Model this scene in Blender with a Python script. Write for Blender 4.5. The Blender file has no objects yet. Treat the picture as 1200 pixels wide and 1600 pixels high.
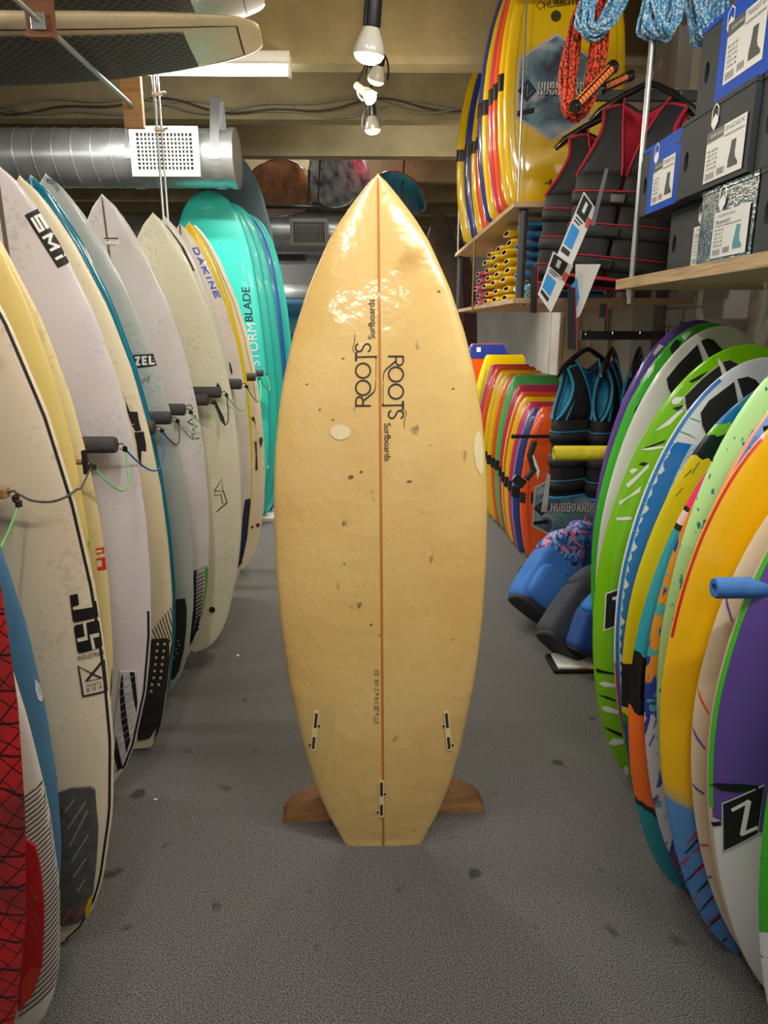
import bpy, bmesh, math, random
from mathutils import Vector, Matrix, Euler
random.seed(7)
SC = bpy.context.scene
COL = SC.collection
D = math.radians

# ------------------------------------------------------------------ camera, world, light, exposure
F_PX, PITCH, YAW, EYE = 1100.0, 14.77, 0.906, 1.425
cam = bpy.data.cameras.new('camera')
cam.lens = 36 * F_PX / 1600
cam.sensor_width = 36
cam.clip_start = 0.02
camo = bpy.data.objects.new('camera', cam)
COL.objects.link(camo)
camo.location = (0, 0, EYE)
camo.rotation_euler = (D(90 - PITCH), 0, D(-YAW))
SC.camera = camo

world = bpy.data.worlds.new('soft_fill')
SC.world = world
world.use_nodes = True
world.node_tree.nodes['Background'].inputs[0].default_value = (0.86, 0.93, 1.0, 1)
world.node_tree.nodes['Background'].inputs[1].default_value = 0.30  # added soft fill, enters through the unseen open front

SC.view_settings.view_transform = 'Standard'
SC.view_settings.look = 'None'
SC.view_settings.gamma = 1
SC.view_settings.use_curve_mapping = False
SC.view_settings.exposure = 0.42
SC.cycles.max_bounces = 5
SC.cycles.diffuse_bounces = 3
SC.cycles.glossy_bounces = 3
SC.cycles.use_denoising = True

# ceiling battens; the two set highest are unseen, added to brighten the far shop: (x, y, z, length, watts, tube runs along x?)
BATTENS = [(-1.02, 4.055, 2.70, 1.22, 22, True), (-0.42, 0.75, 2.66, 1.22, 11, False), (-2.2, 2.3, 2.66, 1.22, 12, True),
           (0.86, 0.62, 2.66, 1.22, 21, True), (-0.2, -1.3, 2.66, 1.22, 8, True), (-0.55, 6.75, 3.0, 1.22, 26, True), (0.25, 5.70, 3.0, 1.22, 30, True), (-2.15, 11.2, 2.22, 1.22, 60, True)]
for (x, y, z, ln, w, ax) in BATTENS:
    ld = bpy.data.lights.new('batten_light', 'AREA')
    ld.shape = 'RECTANGLE'
    ld.size, ld.size_y = ln, 0.06
    ld.energy = w
    ld.color = (1.0, 0.965, 0.90)
    if z > 2.9: ld.spread = D(100)           # unseen added battens, narrowed to keep their light off the ribs
    lo = bpy.data.objects.new('batten_light', ld)
    COL.objects.link(lo)
    lo.location = (x, y, z - 0.045)
    lo.rotation_euler = (0, 0, 0 if ax else D(90))
    for sd in (-1, 1) if z < 2.9 else ():    #  a bare tube shines to both sides as well
        l2 = ld.copy()
        l2.energy = w * ((0.07 if sd > 0 else 0.25) if 3 < y < 10 else (0.5 if sd > 0 and x > .5 else 0.28))
        o2 = bpy.data.objects.new('batten_light', l2)
        COL.objects.link(o2)
        o2.location = (x, y + sd * .07, z - .03) if ax else (x + sd * .07, y, z - .03)
        o2.rotation_euler = Euler((sd * D(105), 0, 0 if ax else -D(90)), 'XYZ')

# ------------------------------------------------------------------ placing helpers
_fw = Vector((math.sin(D(YAW)) * math.cos(D(PITCH)), math.cos(D(YAW)) * math.cos(D(PITCH)), -math.sin(D(PITCH))))
_rt = Vector((math.cos(D(YAW)), -math.sin(D(YAW)), 0))
_up = _rt.cross(_fw)
EYEV = Vector((0, 0, EYE))
def ray(px, py):
    return _fw + _rt * ((px - 600) / F_PX) - _up * ((py - 800) / F_PX)
def at(px, py, X=None, Y=None, Z=None):
    d = ray(px, py)
    s = X / d.x if X is not None else (Y / d.y if Y is not None else (Z - EYE) / d.z)
    return EYEV + d * s

# ------------------------------------------------------------------ materials
def lin(c):
    r = []
    for v in c[:3]:
        v = v / 255.0
        r.append(v / 12.92 if v <= 0.04045 else ((v + 0.055) / 1.055) ** 2.4)
    return (r[0], r[1], r[2], 1)
MATS = {}
def mat(name, c, rough=0.5, metal=0.0, coat=0.0, c2=None, nscale=6.0, namt=1.0, lo=0.35, hi=0.7, bump=0.0, bscale=40.0, emit=None, spec=0.5, dirt=None, stretch=None):
    if name in MATS:
        return MATS[name]
    m = bpy.data.materials.new(name)
    m.use_nodes = True
    nt = m.node_tree
    b = nt.nodes['Principled BSDF']
    b.inputs['Base Color'].default_value = lin(c)
    b.inputs['Roughness'].default_value = rough
    b.inputs['Metallic'].default_value = metal
    b.inputs['Coat Weight'].default_value = coat
    b.inputs['Coat Roughness'].default_value = 0.06
    b.inputs['Specular IOR Level'].default_value = spec
    tc = None
    def coords():
        t = nt.nodes.new('ShaderNodeTexCoord')
        if stretch:
            mp = nt.nodes.new('ShaderNodeMapping')
            mp.inputs['Scale'].default_value = stretch
            nt.links.new(t.outputs['Object'], mp.inputs[0])
            return mp.outputs[0]
        return t.outputs['Object']
    if c2 is not None:
        n = nt.nodes.new('ShaderNodeTexNoise')
        n.inputs['Scale'].default_value = nscale
        n.inputs['Detail'].default_value = 5
        nt.links.new(coords(), n.inputs['Vector'])
        r = nt.nodes.new('ShaderNodeValToRGB')
        r.color_ramp.elements[0].position = lo
        r.color_ramp.elements[1].position = hi
        r.color_ramp.elements[0].color = lin(c)
        cc = [c[i] + (c2[i] - c[i]) * namt for i in range(3)]
        r.color_ramp.elements[1].color = lin(cc)
        nt.links.new(n.outputs['Fac'], r.inputs[0])
        nt.links.new(r.outputs[0], b.inputs['Base Color'])
    if dirt:
        src = b.inputs['Base Color'].links[0].from_socket if b.inputs['Base Color'].links else None
        n = nt.nodes.new('ShaderNodeTexNoise')
        n.inputs['Scale'].default_value = dirt[1]
        n.inputs['Detail'].default_value = 3
        oi = nt.nodes.new('ShaderNodeObjectInfo')
        sc_ = nt.nodes.new('ShaderNodeVectorMath')
        sc_.operation = 'SCALE'
        sc_.inputs[0].default_value = (11, 17, 23)
        nt.links.new(oi.outputs['Random'], sc_.inputs['Scale'])
        ad = nt.nodes.new('ShaderNodeVectorMath')
        ad.operation = 'ADD'
        nt.links.new(coords(), ad.inputs[0])
        nt.links.new(sc_.outputs[0], ad.inputs[1])
        nt.links.new(ad.outputs[0], n.inputs['Vector'])
        n3 = nt.nodes.new('ShaderNodeTexNoise')
        n3.inputs['Scale'].default_value = 4.0
        nt.links.new(ad.outputs[0], n3.inputs['Vector'])
        ml = nt.nodes.new('ShaderNodeMath')
        ml.operation = 'MULTIPLY'
        nt.links.new(n.outputs['Fac'], ml.inputs[0])
        nt.links.new(n3.outputs['Fac'], ml.inputs[1])
        r = nt.nodes.new('ShaderNodeValToRGB')
        r.color_ramp.elements[0].position, r.color_ramp.elements[0].color = dirt[2], (0, 0, 0, 1)
        r.color_ramp.elements[1].position, r.color_ramp.elements[1].color = dirt[2] + .05, (.32, .32, .32, 1)
        nt.links.new(ml.outputs[0], r.inputs[0])
        mx = nt.nodes.new('ShaderNodeMix')
        mx.data_type = 'RGBA'
        nt.links.new(r.outputs[0], mx.inputs[0])
        if src: nt.links.new(src, mx.inputs[6])
        else: mx.inputs[6].default_value = lin(c)
        mx.inputs[7].default_value = lin(dirt[0])
        nt.links.new(mx.outputs[2], b.inputs['Base Color'])
    if bump:
        n = nt.nodes.new('ShaderNodeTexNoise')
        n.inputs['Scale'].default_value = bscale
        n.inputs['Detail'].default_value = 3
        nt.links.new(coords(), n.inputs['Vector'])
        bp = nt.nodes.new('ShaderNodeBump')
        bp.inputs['Strength'].default_value = bump
        bp.inputs['Distance'].default_value = 0.01
        nt.links.new(n.outputs['Fac'], bp.inputs['Height'])
        nt.links.new(bp.outputs[0], b.inputs['Normal'])
        if coat:
            nt.links.new(bp.outputs[0], b.inputs['Coat Normal'])
    if emit:
        b.inputs['Emission Color'].default_value = lin(emit[0])
        b.inputs['Emission Strength'].default_value = emit[1]
    MATS[name] = m
    return m

def zmat(name, zones, wob=0.02, wscale=14.0, slope=0.0, rough=0.25, coat=0.5, splat=None, streak=(1, 1, 1), interp='CONSTANT', L=1.5, over=None):
    """paint laid in bands along the length of a board: zones = [(metres from the lower end, colour)], edges roughened by noise"""
    if name in MATS:
        return MATS[name]
    m = bpy.data.materials.new(name)
    m.use_nodes = True
    nt = m.node_tree
    b = nt.nodes['Principled BSDF']
    b.inputs['Roughness'].default_value = rough
    b.inputs['Coat Weight'].default_value = coat
    b.inputs['Coat Roughness'].default_value = 0.05
    tc = nt.nodes.new('ShaderNodeTexCoord')
    mp = nt.nodes.new('ShaderNodeMapping')
    mp.inputs['Scale'].default_value = streak
    nt.links.new(tc.outputs['Object'], mp.inputs[0])
    n = nt.nodes.new('ShaderNodeTexNoise')
    n.inputs['Scale'].default_value = wscale
    n.inputs['Detail'].default_value = 6
    nt.links.new(mp.outputs[0], n.inputs['Vector'])
    sp = nt.nodes.new('ShaderNodeSeparateXYZ')
    nt.links.new(tc.outputs['Object'], sp.inputs[0])
    def mth(op, a, bb):
        q = nt.nodes.new('ShaderNodeMath')
        q.operation = op
        for i, v in enumerate((a, bb)):
            if isinstance(v, (int, float)):
                q.inputs[i].default_value = v
            else:
                nt.links.new(v, q.inputs[i])
        return q.outputs[0]
    k = mth('MULTIPLY', mth('SUBTRACT', n.outputs['Fac'], 0.5), wob * 2)
    z = mth('ADD', mth('ADD', sp.outputs[2], k), mth('MULTIPLY', sp.outputs[0], slope))
    f = mth('DIVIDE', z, L)
    r = nt.nodes.new('ShaderNodeValToRGB')
    r.color_ramp.interpolation = interp
    el = r.color_ramp.elements
    el[0].position = max(0, zones[0][0] / L)
    el[0].color = lin(zones[0][1])
    el[1].position = zones[1][0] / L if len(zones) > 1 else 1
    el[1].color = lin(zones[1][1] if len(zones) > 1 else zones[0][1])
    for zz, cc in zones[2:]:
        e = el.new(min(1, zz / L))
        e.color = lin(cc)
    nt.links.new(f, r.inputs[0])
    out = r.outputs[0]
    for s in ([splat] if splat and not isinstance(splat, list) else (splat or [])):
        col, sc, th, st = s
        mp2 = nt.nodes.new('ShaderNodeMapping')
        mp2.inputs['Scale'].default_value = st
        nt.links.new(tc.outputs['Object'], mp2.inputs[0])
        n2 = nt.nodes.new('ShaderNodeTexNoise')
        n2.inputs['Scale'].default_value = sc
        n2.inputs['Detail'].default_value = 2
        nt.links.new(mp2.outputs[0], n2.inputs['Vector'])
        g = mth('GREATER_THAN', n2.outputs['Fac'], th)
        mx = nt.nodes.new('ShaderNodeMix')
        mx.data_type = 'RGBA'
        nt.links.new(g, mx.inputs[0])
        nt.links.new(out, mx.inputs[6])
        mx.inputs[7].default_value = lin(col)
        out = mx.outputs[2]
    nt.links.new(out, b.inputs['Base Color'])
    MATS[name] = m
    return m

# ------------------------------------------------------------------ mesh helpers
def link(o, parent=None):
    COL.objects.link(o)
    if parent is not None:
        o.parent = parent
    return o
def tag(o, label=None, cat=None, group=None, kind=None):
    if label: o['label'] = label
    if cat: o['category'] = cat
    if group: o['group'] = group
    if kind: o['kind'] = kind
    return o
def empty(name, loc=(0, 0, 0), rot=(0, 0, 0), label=None, cat=None, group=None):
    o = bpy.data.objects.new(name, None)
    o.location = loc
    o.rotation_euler = rot
    o.empty_display_size = 0.05
    link(o)
    return tag(o, label, cat, group)
class MB:
    """collects shapes into ONE mesh"""
    def __init__(s):
        s.v, s.f, s.m = [], [], []
    def add(s, vs, fs, mi=0):
        k = len(s.v)
        s.v += [tuple(p) for p in vs]
        for f in fs:
            s.f.append([i + k for i in f])
            s.m.append(mi)
        return s
    def box(s, x0, x1, y0, y1, z0, z1, mi=0, bev=0.0, M=None):
        if bev:
            bm = bmesh.new()
            bmesh.ops.create_cube(bm, size=1)
            for v in bm.verts:
                v.co = Vector(((x0 + x1) / 2 + v.co.x * (x1 - x0), (y0 + y1) / 2 + v.co.y * (y1 - y0), (z0 + z1) / 2 + v.co.z * (z1 - z0)))
            bmesh.ops.bevel(bm, geom=bm.edges[:], offset=bev, segments=2, affect='EDGES', profile=0.6)
            vs = [v.co.copy() for v in bm.verts]
            for i, v in enumerate(bm.verts): v.index = i
            fs = [[v.index for v in f.verts] for f in bm.faces]
            bm.free()
        else:
            vs = [Vector(p) for p in ((x0, y0, z0), (x1, y0, z0), (x1, y1, z0), (x0, y1, z0), (x0, y0, z1), (x1, y0, z1), (x1, y1, z1), (x0, y1, z1))]
            fs = [[0, 3, 2, 1], [4, 5, 6, 7], [0, 1, 5, 4], [1, 2, 6, 5], [2, 3, 7, 6], [3, 0, 4, 7]]
        if M is not None: vs = [M @ v for v in vs]
        return s.add(vs, fs, mi)
    def tube(s, pts, r, n=8, mi=0, closed=False, cap=True):
        pts = [Vector(p) for p in pts]
        rs = r if isinstance(r, (list, tuple)) else [r] * len(pts)
        N = len(pts)
        prev = None
        rings = []
        for i, p in enumerate(pts):
            if closed: t = pts[(i + 1) % N] - pts[i - 1]
            else: t = pts[min(i + 1, N - 1)] - pts[max(i - 1, 0)]
            if t.length < 1e-9: t = Vector((0, 0, 1))
            t.normalize()
            if prev is None:
                a = t.cross(Vector((0, 0, 1)))
                if a.length < 1e-3: a = t.cross(Vector((0, 1, 0)))
            else:
                a = prev - t * prev.dot(t)
                if a.length < 1e-6: a = t.cross(Vector((0, 0, 1)))
            a.normalize()
            prev = a
            b = t.cross(a)
            rings.append([p + (a * math.cos(2 * math.pi * k / n) + b * math.sin(2 * math.pi * k / n)) * rs[i] for k in range(n)])
        vs = [q for g in rings for q in g]
        fs = []
        for i in range(N if closed else N - 1):
            j = (i + 1) % N
            for k in range(n):
                fs.append([i * n + k, i * n + (k + 1) % n, j * n + (k + 1) % n, j * n + k])
        if cap and not closed:
            fs.append(list(range(n))[::-1])
            fs.append([(N - 1) * n + k for k in range(n)])
        return s.add(vs, fs, mi)
    def lathe(s, prof, n=20, M=None, mi=0):
        vs, fs = [], []
        for (r, z) in prof:
            for k in range(n):
                a = 2 * math.pi * k / n
                vs.append(Vector((r * math.cos(a), r * math.sin(a), z)))
        for i in range(len(prof) - 1):
            for k in range(n):
                fs.append([i * n + k, i * n + (k + 1) % n, (i + 1) * n + (k + 1) % n, (i + 1) * n + k])
        if M is not None: vs = [M @ v for v in vs]
        return s.add(vs, fs, mi)
    def prism(s, poly, d0, d1, M=None, mi=0):
        """poly in local xz, extruded along local y from d0 to d1"""
        n = len(poly)
        vs = [Vector((p[0], d0, p[1])) for p in poly] + [Vector((p[0], d1, p[1])) for p in poly]
        fs = [list(range(n)), list(range(2 * n - 1, n - 1, -1))] + [[i, i + n, (i + 1) % n + n, (i + 1) % n] for i in range(n)]
        if M is not None: vs = [M @ v for v in vs]
        return s.add(vs, fs, mi)
    def obj(s, name, mats, parent=None, smooth=False, auto=True):
        me = bpy.data.meshes.new(name)
        me.from_pydata(s.v, [], s.f)
        for m in (mats if isinstance(mats, (list, tuple)) else [mats]):
            me.materials.append(m)
        if any(s.m):
            me.polygons.foreach_set('material_index', s.m)
        bm = bmesh.new()
        bm.from_mesh(me)
        bmesh.ops.recalc_face_normals(bm, faces=bm.faces[:])
        bm.to_mesh(me)
        bm.free()
        if smooth:
            me.polygons.foreach_set('use_smooth', [True] * len(me.polygons))
            if auto:
                try: me.set_sharp_from_angle(angle=D(40))
                except Exception: pass
        me.update()
        return link(bpy.data.objects.new(name, me), parent)
def struct(o):
    o['kind'] = 'structure'
    return o
_TXT = {}
def text2d(s, bold=0.0):
    """letters as flat faces, scaled into the unit square"""
    key = (s, bold)
    if key in _TXT: return _TXT[key]
    cu = bpy.data.curves.new('lettering', 'FONT')
    cu.body = s
    cu.offset = bold
    cu.resolution_u = 3
    o = bpy.data.objects.new('lettering', cu)
    COL.objects.link(o)
    dg = bpy.context.evaluated_depsgraph_get()
    dg.update()
    me = o.evaluated_get(dg).to_mesh()
    vs = [(v.co.x, v.co.y) for v in me.vertices]
    fs = [list(p.vertices) for p in me.polygons]
    bpy.data.objects.remove(o)
    bpy.data.curves.remove(cu)
    x0, x1 = min(v[0] for v in vs), max(v[0] for v in vs)
    y0, y1 = min(v[1] for v in vs), max(v[1] for v in vs)
    vs = [((v[0] - x0) / (x1 - x0), (v[1] - y0) / max(1e-6, y1 - y0)) for v in vs]
    _TXT[key] = (vs, fs)
    return _TXT[key]
def stroke(pts, w, closed=False):
    """a line of width w as quads (2D); w may be a list"""
    P = [Vector((p[0], p[1])) for p in pts]
    n = len(P)
    ws = w if isinstance(w, (list, tuple)) else [w] * n
    L_, R_ = [], []
    for i in range(n):
        if closed: t = P[(i + 1) % n] - P[i - 1]
        else: t = P[min(i + 1, n - 1)] - P[max(i - 1, 0)]
        if t.length < 1e-9: t = Vector((1, 0))
        t.normalize()
        q = Vector((-t.y, t.x)) * ws[i] / 2
        L_.append(tuple(P[i] + q)); R_.append(tuple(P[i] - q))
    out = []
    for i in range(n if closed else n - 1):
        j = (i + 1) % n
        out.append([L_[i], L_[j], R_[j], R_[i]])
    return out
def circ(cx, cy, rx, ry=None, n=20, a0=0, a1=360):
    ry = rx if ry is None else ry
    full = abs(a1 - a0) >= 360
    return [(cx + rx * math.cos(D(a0 + (a1 - a0) * i / (n if full else n - 1))), cy + ry * math.sin(D(a0 + (a1 - a0) * i / (n if full else n - 1)))) for i in range(n)]
def flat_faces(M, polys, name, m, parent, off=0.0):
    """flat print: 2D polys on the plane M (x right, z up, y = into the surface)"""
    mb = MB()
    for p in polys:
        mb.add([M @ Vector((q[0], -off, q[1])) for q in p], [list(range(len(p)))])
    return mb.obj(name, m, parent)
def flat_text(M, s, x, z, w, h, name, m, parent, off=0.0, bold=0.0):
    vs, fs = text2d(s, bold)
    mb = MB()
    mb.add([M @ Vector((x + v[0] * w, -off, z + v[1] * h)) for v in vs], fs)
    return mb.obj(name, m, parent)

GLYPH = {'S': [[(1, 1), (0, 1), (0, .5), (1, .5), (1, 0), (0, 0)]], 'M': [[(0, 0), (0, 1), (.5, .3), (1, 1), (1, 0)]], 'I': [[(.5, 0), (.5, 1)]], 'D': [[(0, 0), (0, 1), (.7, 1), (1, .75), (1, .25), (.7, 0), (0, 0)]],
         'A': [[(0, 0), (.5, 1), (1, 0)], [(.2, .3), (.8, .3)]], 'K': [[(0, 0), (0, 1)], [(1, 1), (.05, .5), (1, 0)]], 'N': [[(0, 0), (0, 1), (1, 0), (1, 1)]], 'E': [[(1, 1), (0, 1), (0, 0), (1, 0)], [(0, .5), (.8, .5)]],
         'Z': [[(0, 1), (1, 1), (0, 0), (1, 0)]], 'L': [[(0, 1), (0, 0), (1, 0)]], 'H': [[(0, 0), (0, 1)], [(1, 0), (1, 1)], [(0, .5), (1, .5)]], 'U': [[(0, 1), (0, .2), (.2, 0), (.8, 0), (1, .2), (1, 1)]],
         'B': [[(0, 0), (0, 1), (.85, 1), (.85, .55), (0, .5)], [(0, .5), (1, .45), (1, 0), (0, 0)]], 'O': [[(.5, 1), (.15, .85), (0, .5), (.15, .15), (.5, 0), (.85, .15), (1, .5), (.85, .85), (.5, 1)]], 'R': [[(0, 0), (0, 1), (.9, 1), (.95, .5), (0, .45)], [(.4, .45), (1, 0)]]}
def blockletters(s, a, b, c, wt):
    """heavy letters as strokes in the parallelogram a (foot) - b (along) - c (top)"""
    a, b, c = Vector(a), Vector(b), Vector(c)
    u, v = b - a, c - a
    ws = [.45 if ch == 'I' else 1.0 for ch in s]
    gap = .28
    tot = sum(ws) + gap * (len(s) - 1)
    w = wt * v.length
    iu, iv = w / 2 / u.length, w / 2 / v.length
    out = []
    x = 0
    for ch, k in zip(s, ws):
        x0, x1 = x / tot + iu, (x + k) / tot - iu
        for pl in GLYPH[ch]:
            P = [a + u * (x0 + (x1 - x0) * p[0]) + v * (iv + (1 - 2 * iv) * p[1]) for p in pl]
            for i in range(len(P) - 1):
                d = (P[i + 1] - P[i])
                if d.length < 1e-9: continue
                d = d.normalized() * w * .42
                out += stroke([P[i] - d, P[i + 1] + d], w)
        x += k + gap
    return out

# ------------------------------------------------------------------ boards
def interp(tab, t):
    if t <= tab[0][0]: return tab[0][1]
    for (a, va), (b, vb) in zip(tab, tab[1:]):
        if t <= b: return va + (vb - va) * (t - a) / (b - a)
    return tab[-1][1]
ROUND = [(0, 0), (.005, .16), (.015, .27), (.03, .38), (.06, .52), (.1, .64), (.2, .83), (.3, .94), (.4, .99), (.5, 1), (.6, .965), (.7, .88), (.8, .725), (.9, .47), (.95, .29), (.98, .15), (1, 0)]
SQUASH = [(0, .30), (.01, .37), (.03, .45), (.06, .53), (.1, .63), (.2, .815), (.3, .93), (.4, .985), (.5, 1), (.6, .965), (.7, .88), (.8, .725), (.9, .47), (.95, .29), (.98, .15), (1, 0)]
SOFT = [(0, 0), (.005, .2), (.02, .36), (.05, .5), (.1, .66), (.2, .84), (.3, .94), (.4, .99), (.5, 1), (.6, .985), (.7, .95), (.8, .875), (.86, .80), (.91, .70), (.95, .57), (.975, .43), (.99, .28), (.997, .15), (1, 0)]
SUPS = [(0, 0), (.005, .2), (.02, .36), (.05, .5), (.1, .66), (.2, .84), (.3, .94), (.4, .99), (.5, 1), (.6, .985), (.7, .95), (.8, .88), (.88, .78), (.94, .66), (.97, .57), (.988, .47), (.996, .38), (1, .28)]
LONG = [(0, 0), (.005, .2), (.02, .36), (.05, .5), (.1, .66), (.2, .84), (.3, .94), (.4, .99), (.5, 1), (.6, .98), (.7, .93), (.8, .83), (.88, .70), (.94, .54), (.97, .4), (.99, .24), (1, 0)]
BODY = [(0, .70), (.01, .76), (.03, .79), (.1, .86), (.25, .96), (.4, 1), (.55, .99), (.7, .93), (.85, .80), (.95, .66), (.985, .6), (1, .54)]
MAIN = [(0, .40), (.006, .425), (.03, .487), (.057, .567), (.086, .635), (.115, .697), (.17, .782), (.23, .853), (.286, .914), (.343, .955), (.4, .985), (.457, 1), (.514, 1.003), (.57, .999), (.628, .977), (.686, .932), (.743, .864), (.8, .763), (.857, .630), (.914, .451), (.943, .329), (.971, .183), (.99, .075), (1, 0)]
def wake(t):
    tm = .55
    return (1 - max(0, (tm - t) / tm) ** 1.7) ** .7 if t < tm else (1 - max(0, (t - tm) / (1 - tm)) ** 2.2) ** .5
class Board:
    """length along local z from the lower end, width along x, the side shown to the aisle towards -y"""
    def __init__(s, name, label, cat, group, L, W, T, out, X=0, Y=0, lean=0, back=0, yaw=0, flare=0.05, kick=0.03, p=2.6, box=False, M=None, mats=None, part='body', nt=52, ns=13, z0=None, stringer=None):
        s.L, s.W, s.T, s.out, s.flare, s.kick, s.p, s.box = L, W, T, out, flare, kick, p, box
        s.fn = out if callable(out) else (lambda t: interp(out, t))
        R = Euler((-D(back), D(lean), D(yaw)), 'XYZ').to_matrix().to_4x4()
        if M is None:
            zz = []
            for i in range(61):
                t = i / 60
                for sg in (-1, 1):
                    for sd in (-1, 1):
                        zz.append((R @ Vector(s.pt(sg * s.hw(t), t * L, sd))).z)
            M = Matrix.Translation((X, Y, (-min(zz) if z0 is None else z0))) @ R
        s.M = M
        s.Mi = M.inverted()
        s.root = empty(name, label=label, cat=cat, group=group)
        s.root.matrix_world = M
        s.mats = mats
        s.body(part, mats, nt, ns)
        s.stringer = stringer
    def hw(s, t):
        return max(0.0015, s.fn(min(1, max(0, t))) * s.W / 2)
    def th(s, t):
        if s.box: return 1.0 - 0.25 * max(0, (t - .9) / .1) ** 2 - 0.2 * max(0, (.06 - t) / .06) ** 2
        return max(.22, (1 - abs(2 * t - 1) ** 3.2) ** .6)
    def rk(s, t):
        return s.flare * max(0, (t - .45) / .55) ** 2.2 + s.kick * max(0, (.35 - t) / .35) ** 2
    def pt(s, x, l, side=-1):
        t = min(1, max(0, l / s.L))
        w = s.hw(t)
        q = min(1, abs(x) / w)
        h = s.T / 2 * s.th(t) * (1 - q ** s.p) ** .5
        return (max(-w, min(w, x)), s.rk(t) + side * h, t * s.L)
    def body(s, name, mats, nt, ns):
        ts = [(1 - math.cos(math.pi * i / nt)) / 2 for i in range(nt + 1)]
        ss = [math.sin(math.pi / 2 * k / ns) for k in range(-ns, ns + 1)]
        if s.box:
            ss = [-1, -.992, -.97, -.93, -.86, -.6, -.3, 0, .3, .6, .86, .93, .97, .992, 1]
        m = len(ss)
        v, f, mi = [], [], []
        for t in ts:
            w = s.hw(t)
            for q in ss: v.append(s.pt(q * w, t * s.L, -1))
            for q in ss[1:-1]: v.append(s.pt(q * w, t * s.L, 1))
        n = m + m - 2
        def ring(i):  # closed loop
            a = [i * n + k for k in range(m)]
            b = [i * n + m + k for k in range(m - 2)][::-1]
            return a + b
        multi = isinstance(mats, (list, tuple)) and len(mats) > 1
        for i in range(len(ts) - 1):
            A, B = ring(i), ring(i + 1)
            for k in range(n):
                f.append([A[k], A[(k + 1) % n], B[(k + 1) % n], B[k]])
                if k < m - 1:
                    qq = abs(ss[k] + ss[k + 1]) / 2
                    mi.append(1 if (multi and qq > (.955 if s.box else .97)) else 0)
                else:
                    mi.append((2 if len(mats) > 2 else 1) if multi else 0)
        f.append(ring(0)[::-1]); mi.append(1 if multi else 0)
        f.append(ring(len(ts) - 1)); mi.append(1 if multi else 0)
        mb = MB()
        mb.v, mb.f, mb.m = v, f, mi
        s.bodyobj = mb.obj(name, mats, s.root, smooth=True)
        return s.bodyobj
    def loc(s, px, py):
        """the spot (x, l) of the shown face seen along a pixel ray"""
        o, d = s.Mi @ EYEV, s.Mi.to_3x3() @ ray(px, py)
        y = -s.T / 2
        for _ in range(6):
            k = (y - o.y) / d.y
            p = o + d * k
            y = s.pt(p.x, p.z)[1]
        return (p.x, p.z)
    def lay(s, name, polys, m, off=0.0016, thick=0.0, px=True, raw=None, parent=None, side=-1, seg=0.016):
        """lay flat shapes on the curved face; thick > 0 gives a pad"""
        bm = bmesh.new()
        if raw is not None:
            vs = [bm.verts.new((p[0], p[1], 0)) for p in raw[0]]
            for fc in raw[1]:
                try: bm.faces.new([vs[i] for i in fc])
                except Exception: pass
        for p in polys:
            q = [s.loc(*a) for a in p] if px else p
            try: bm.faces.new([bm.verts.new((a[0], a[1], 0)) for a in q])
            except Exception: pass
        bmesh.ops.triangulate(bm, faces=bm.faces[:])
        for _ in range(6):
            e = [x for x in bm.edges if x.calc_length() > seg]
            if not e: break
            bmesh.ops.subdivide_edges(bm, edges=e, cuts=1)
            bmesh.ops.triangulate(bm, faces=bm.faces[:])
        if thick:
            r = bmesh.ops.extrude_face_region(bm, geom=bm.faces[:])
            for g in r['geom']:
                if isinstance(g, bmesh.types.BMVert): g.co.z += thick
        for v in bm.verts:
            a = s.pt(v.co.x, v.co.y, side)
            v.co = Vector((a[0], a[1] + side * (off + v.co.z), a[2]))
        bmesh.ops.recalc_face_normals(bm, faces=bm.faces[:])
        me = bpy.data.meshes.new(name)
        bm.to_mesh(me)
        bm.free()
        me.materials.append(m)
        return link(bpy.data.objects.new(name, me), parent or s.root)
    def text(s, name, string, p0, p1, p2, m, bold=0.0, px=True, off=0.002, parent=None):
        """lettering in the parallelogram: p0 first letter foot, p1 last letter foot, p2 first letter top"""
        a, b, c = [Vector(s.loc(*p) if px else p) for p in (p0, p1, p2)]
        vs, fs = text2d(string, bold)
        return s.lay(name, [], m, off=off, raw=([tuple(a + (b - a) * v[0] + (c - a) * v[1]) for v in vs], fs), parent=parent)
    def block(s, name, string, p0, p1, p2, m, wt=.24, px=True, off=0.002, parent=None):
        a, b, c = [s.loc(*p) if px else p for p in (p0, p1, p2)]
        return s.lay(name, blockletters(string, a, b, c, wt), m, off=off, px=False, parent=parent)
    def line(s, name, m, x=0.0, w=0.004, l0=0.0, l1=None, off=0.0009):
        """a stringer down the middle"""
        l1 = s.L if l1 is None else l1
        n = 40
        q = [(x, l0 + (l1 - l0) * i / n) for i in range(n + 1)]
        return s.lay(name, stroke(q, [min(w, 1.6 * s.hw(b / s.L)) for a, b in q]), m, off=off, px=False, seg=0.06)
    def rail(s, name, m, l0, l1, w=0.006, sides=(1,), off=0.0012, inset=0.012):
        n = 50
        ps = []
        for sg in sides:
            q = [(sg * max(0.0, s.hw((l0 + (l1 - l0) * i / n) / s.L) - inset), l0 + (l1 - l0) * i / n) for i in range(n + 1)]
            ps += stroke(q, w)
        return s.lay(name, ps, m, off=off, px=False, seg=0.06)
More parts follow.
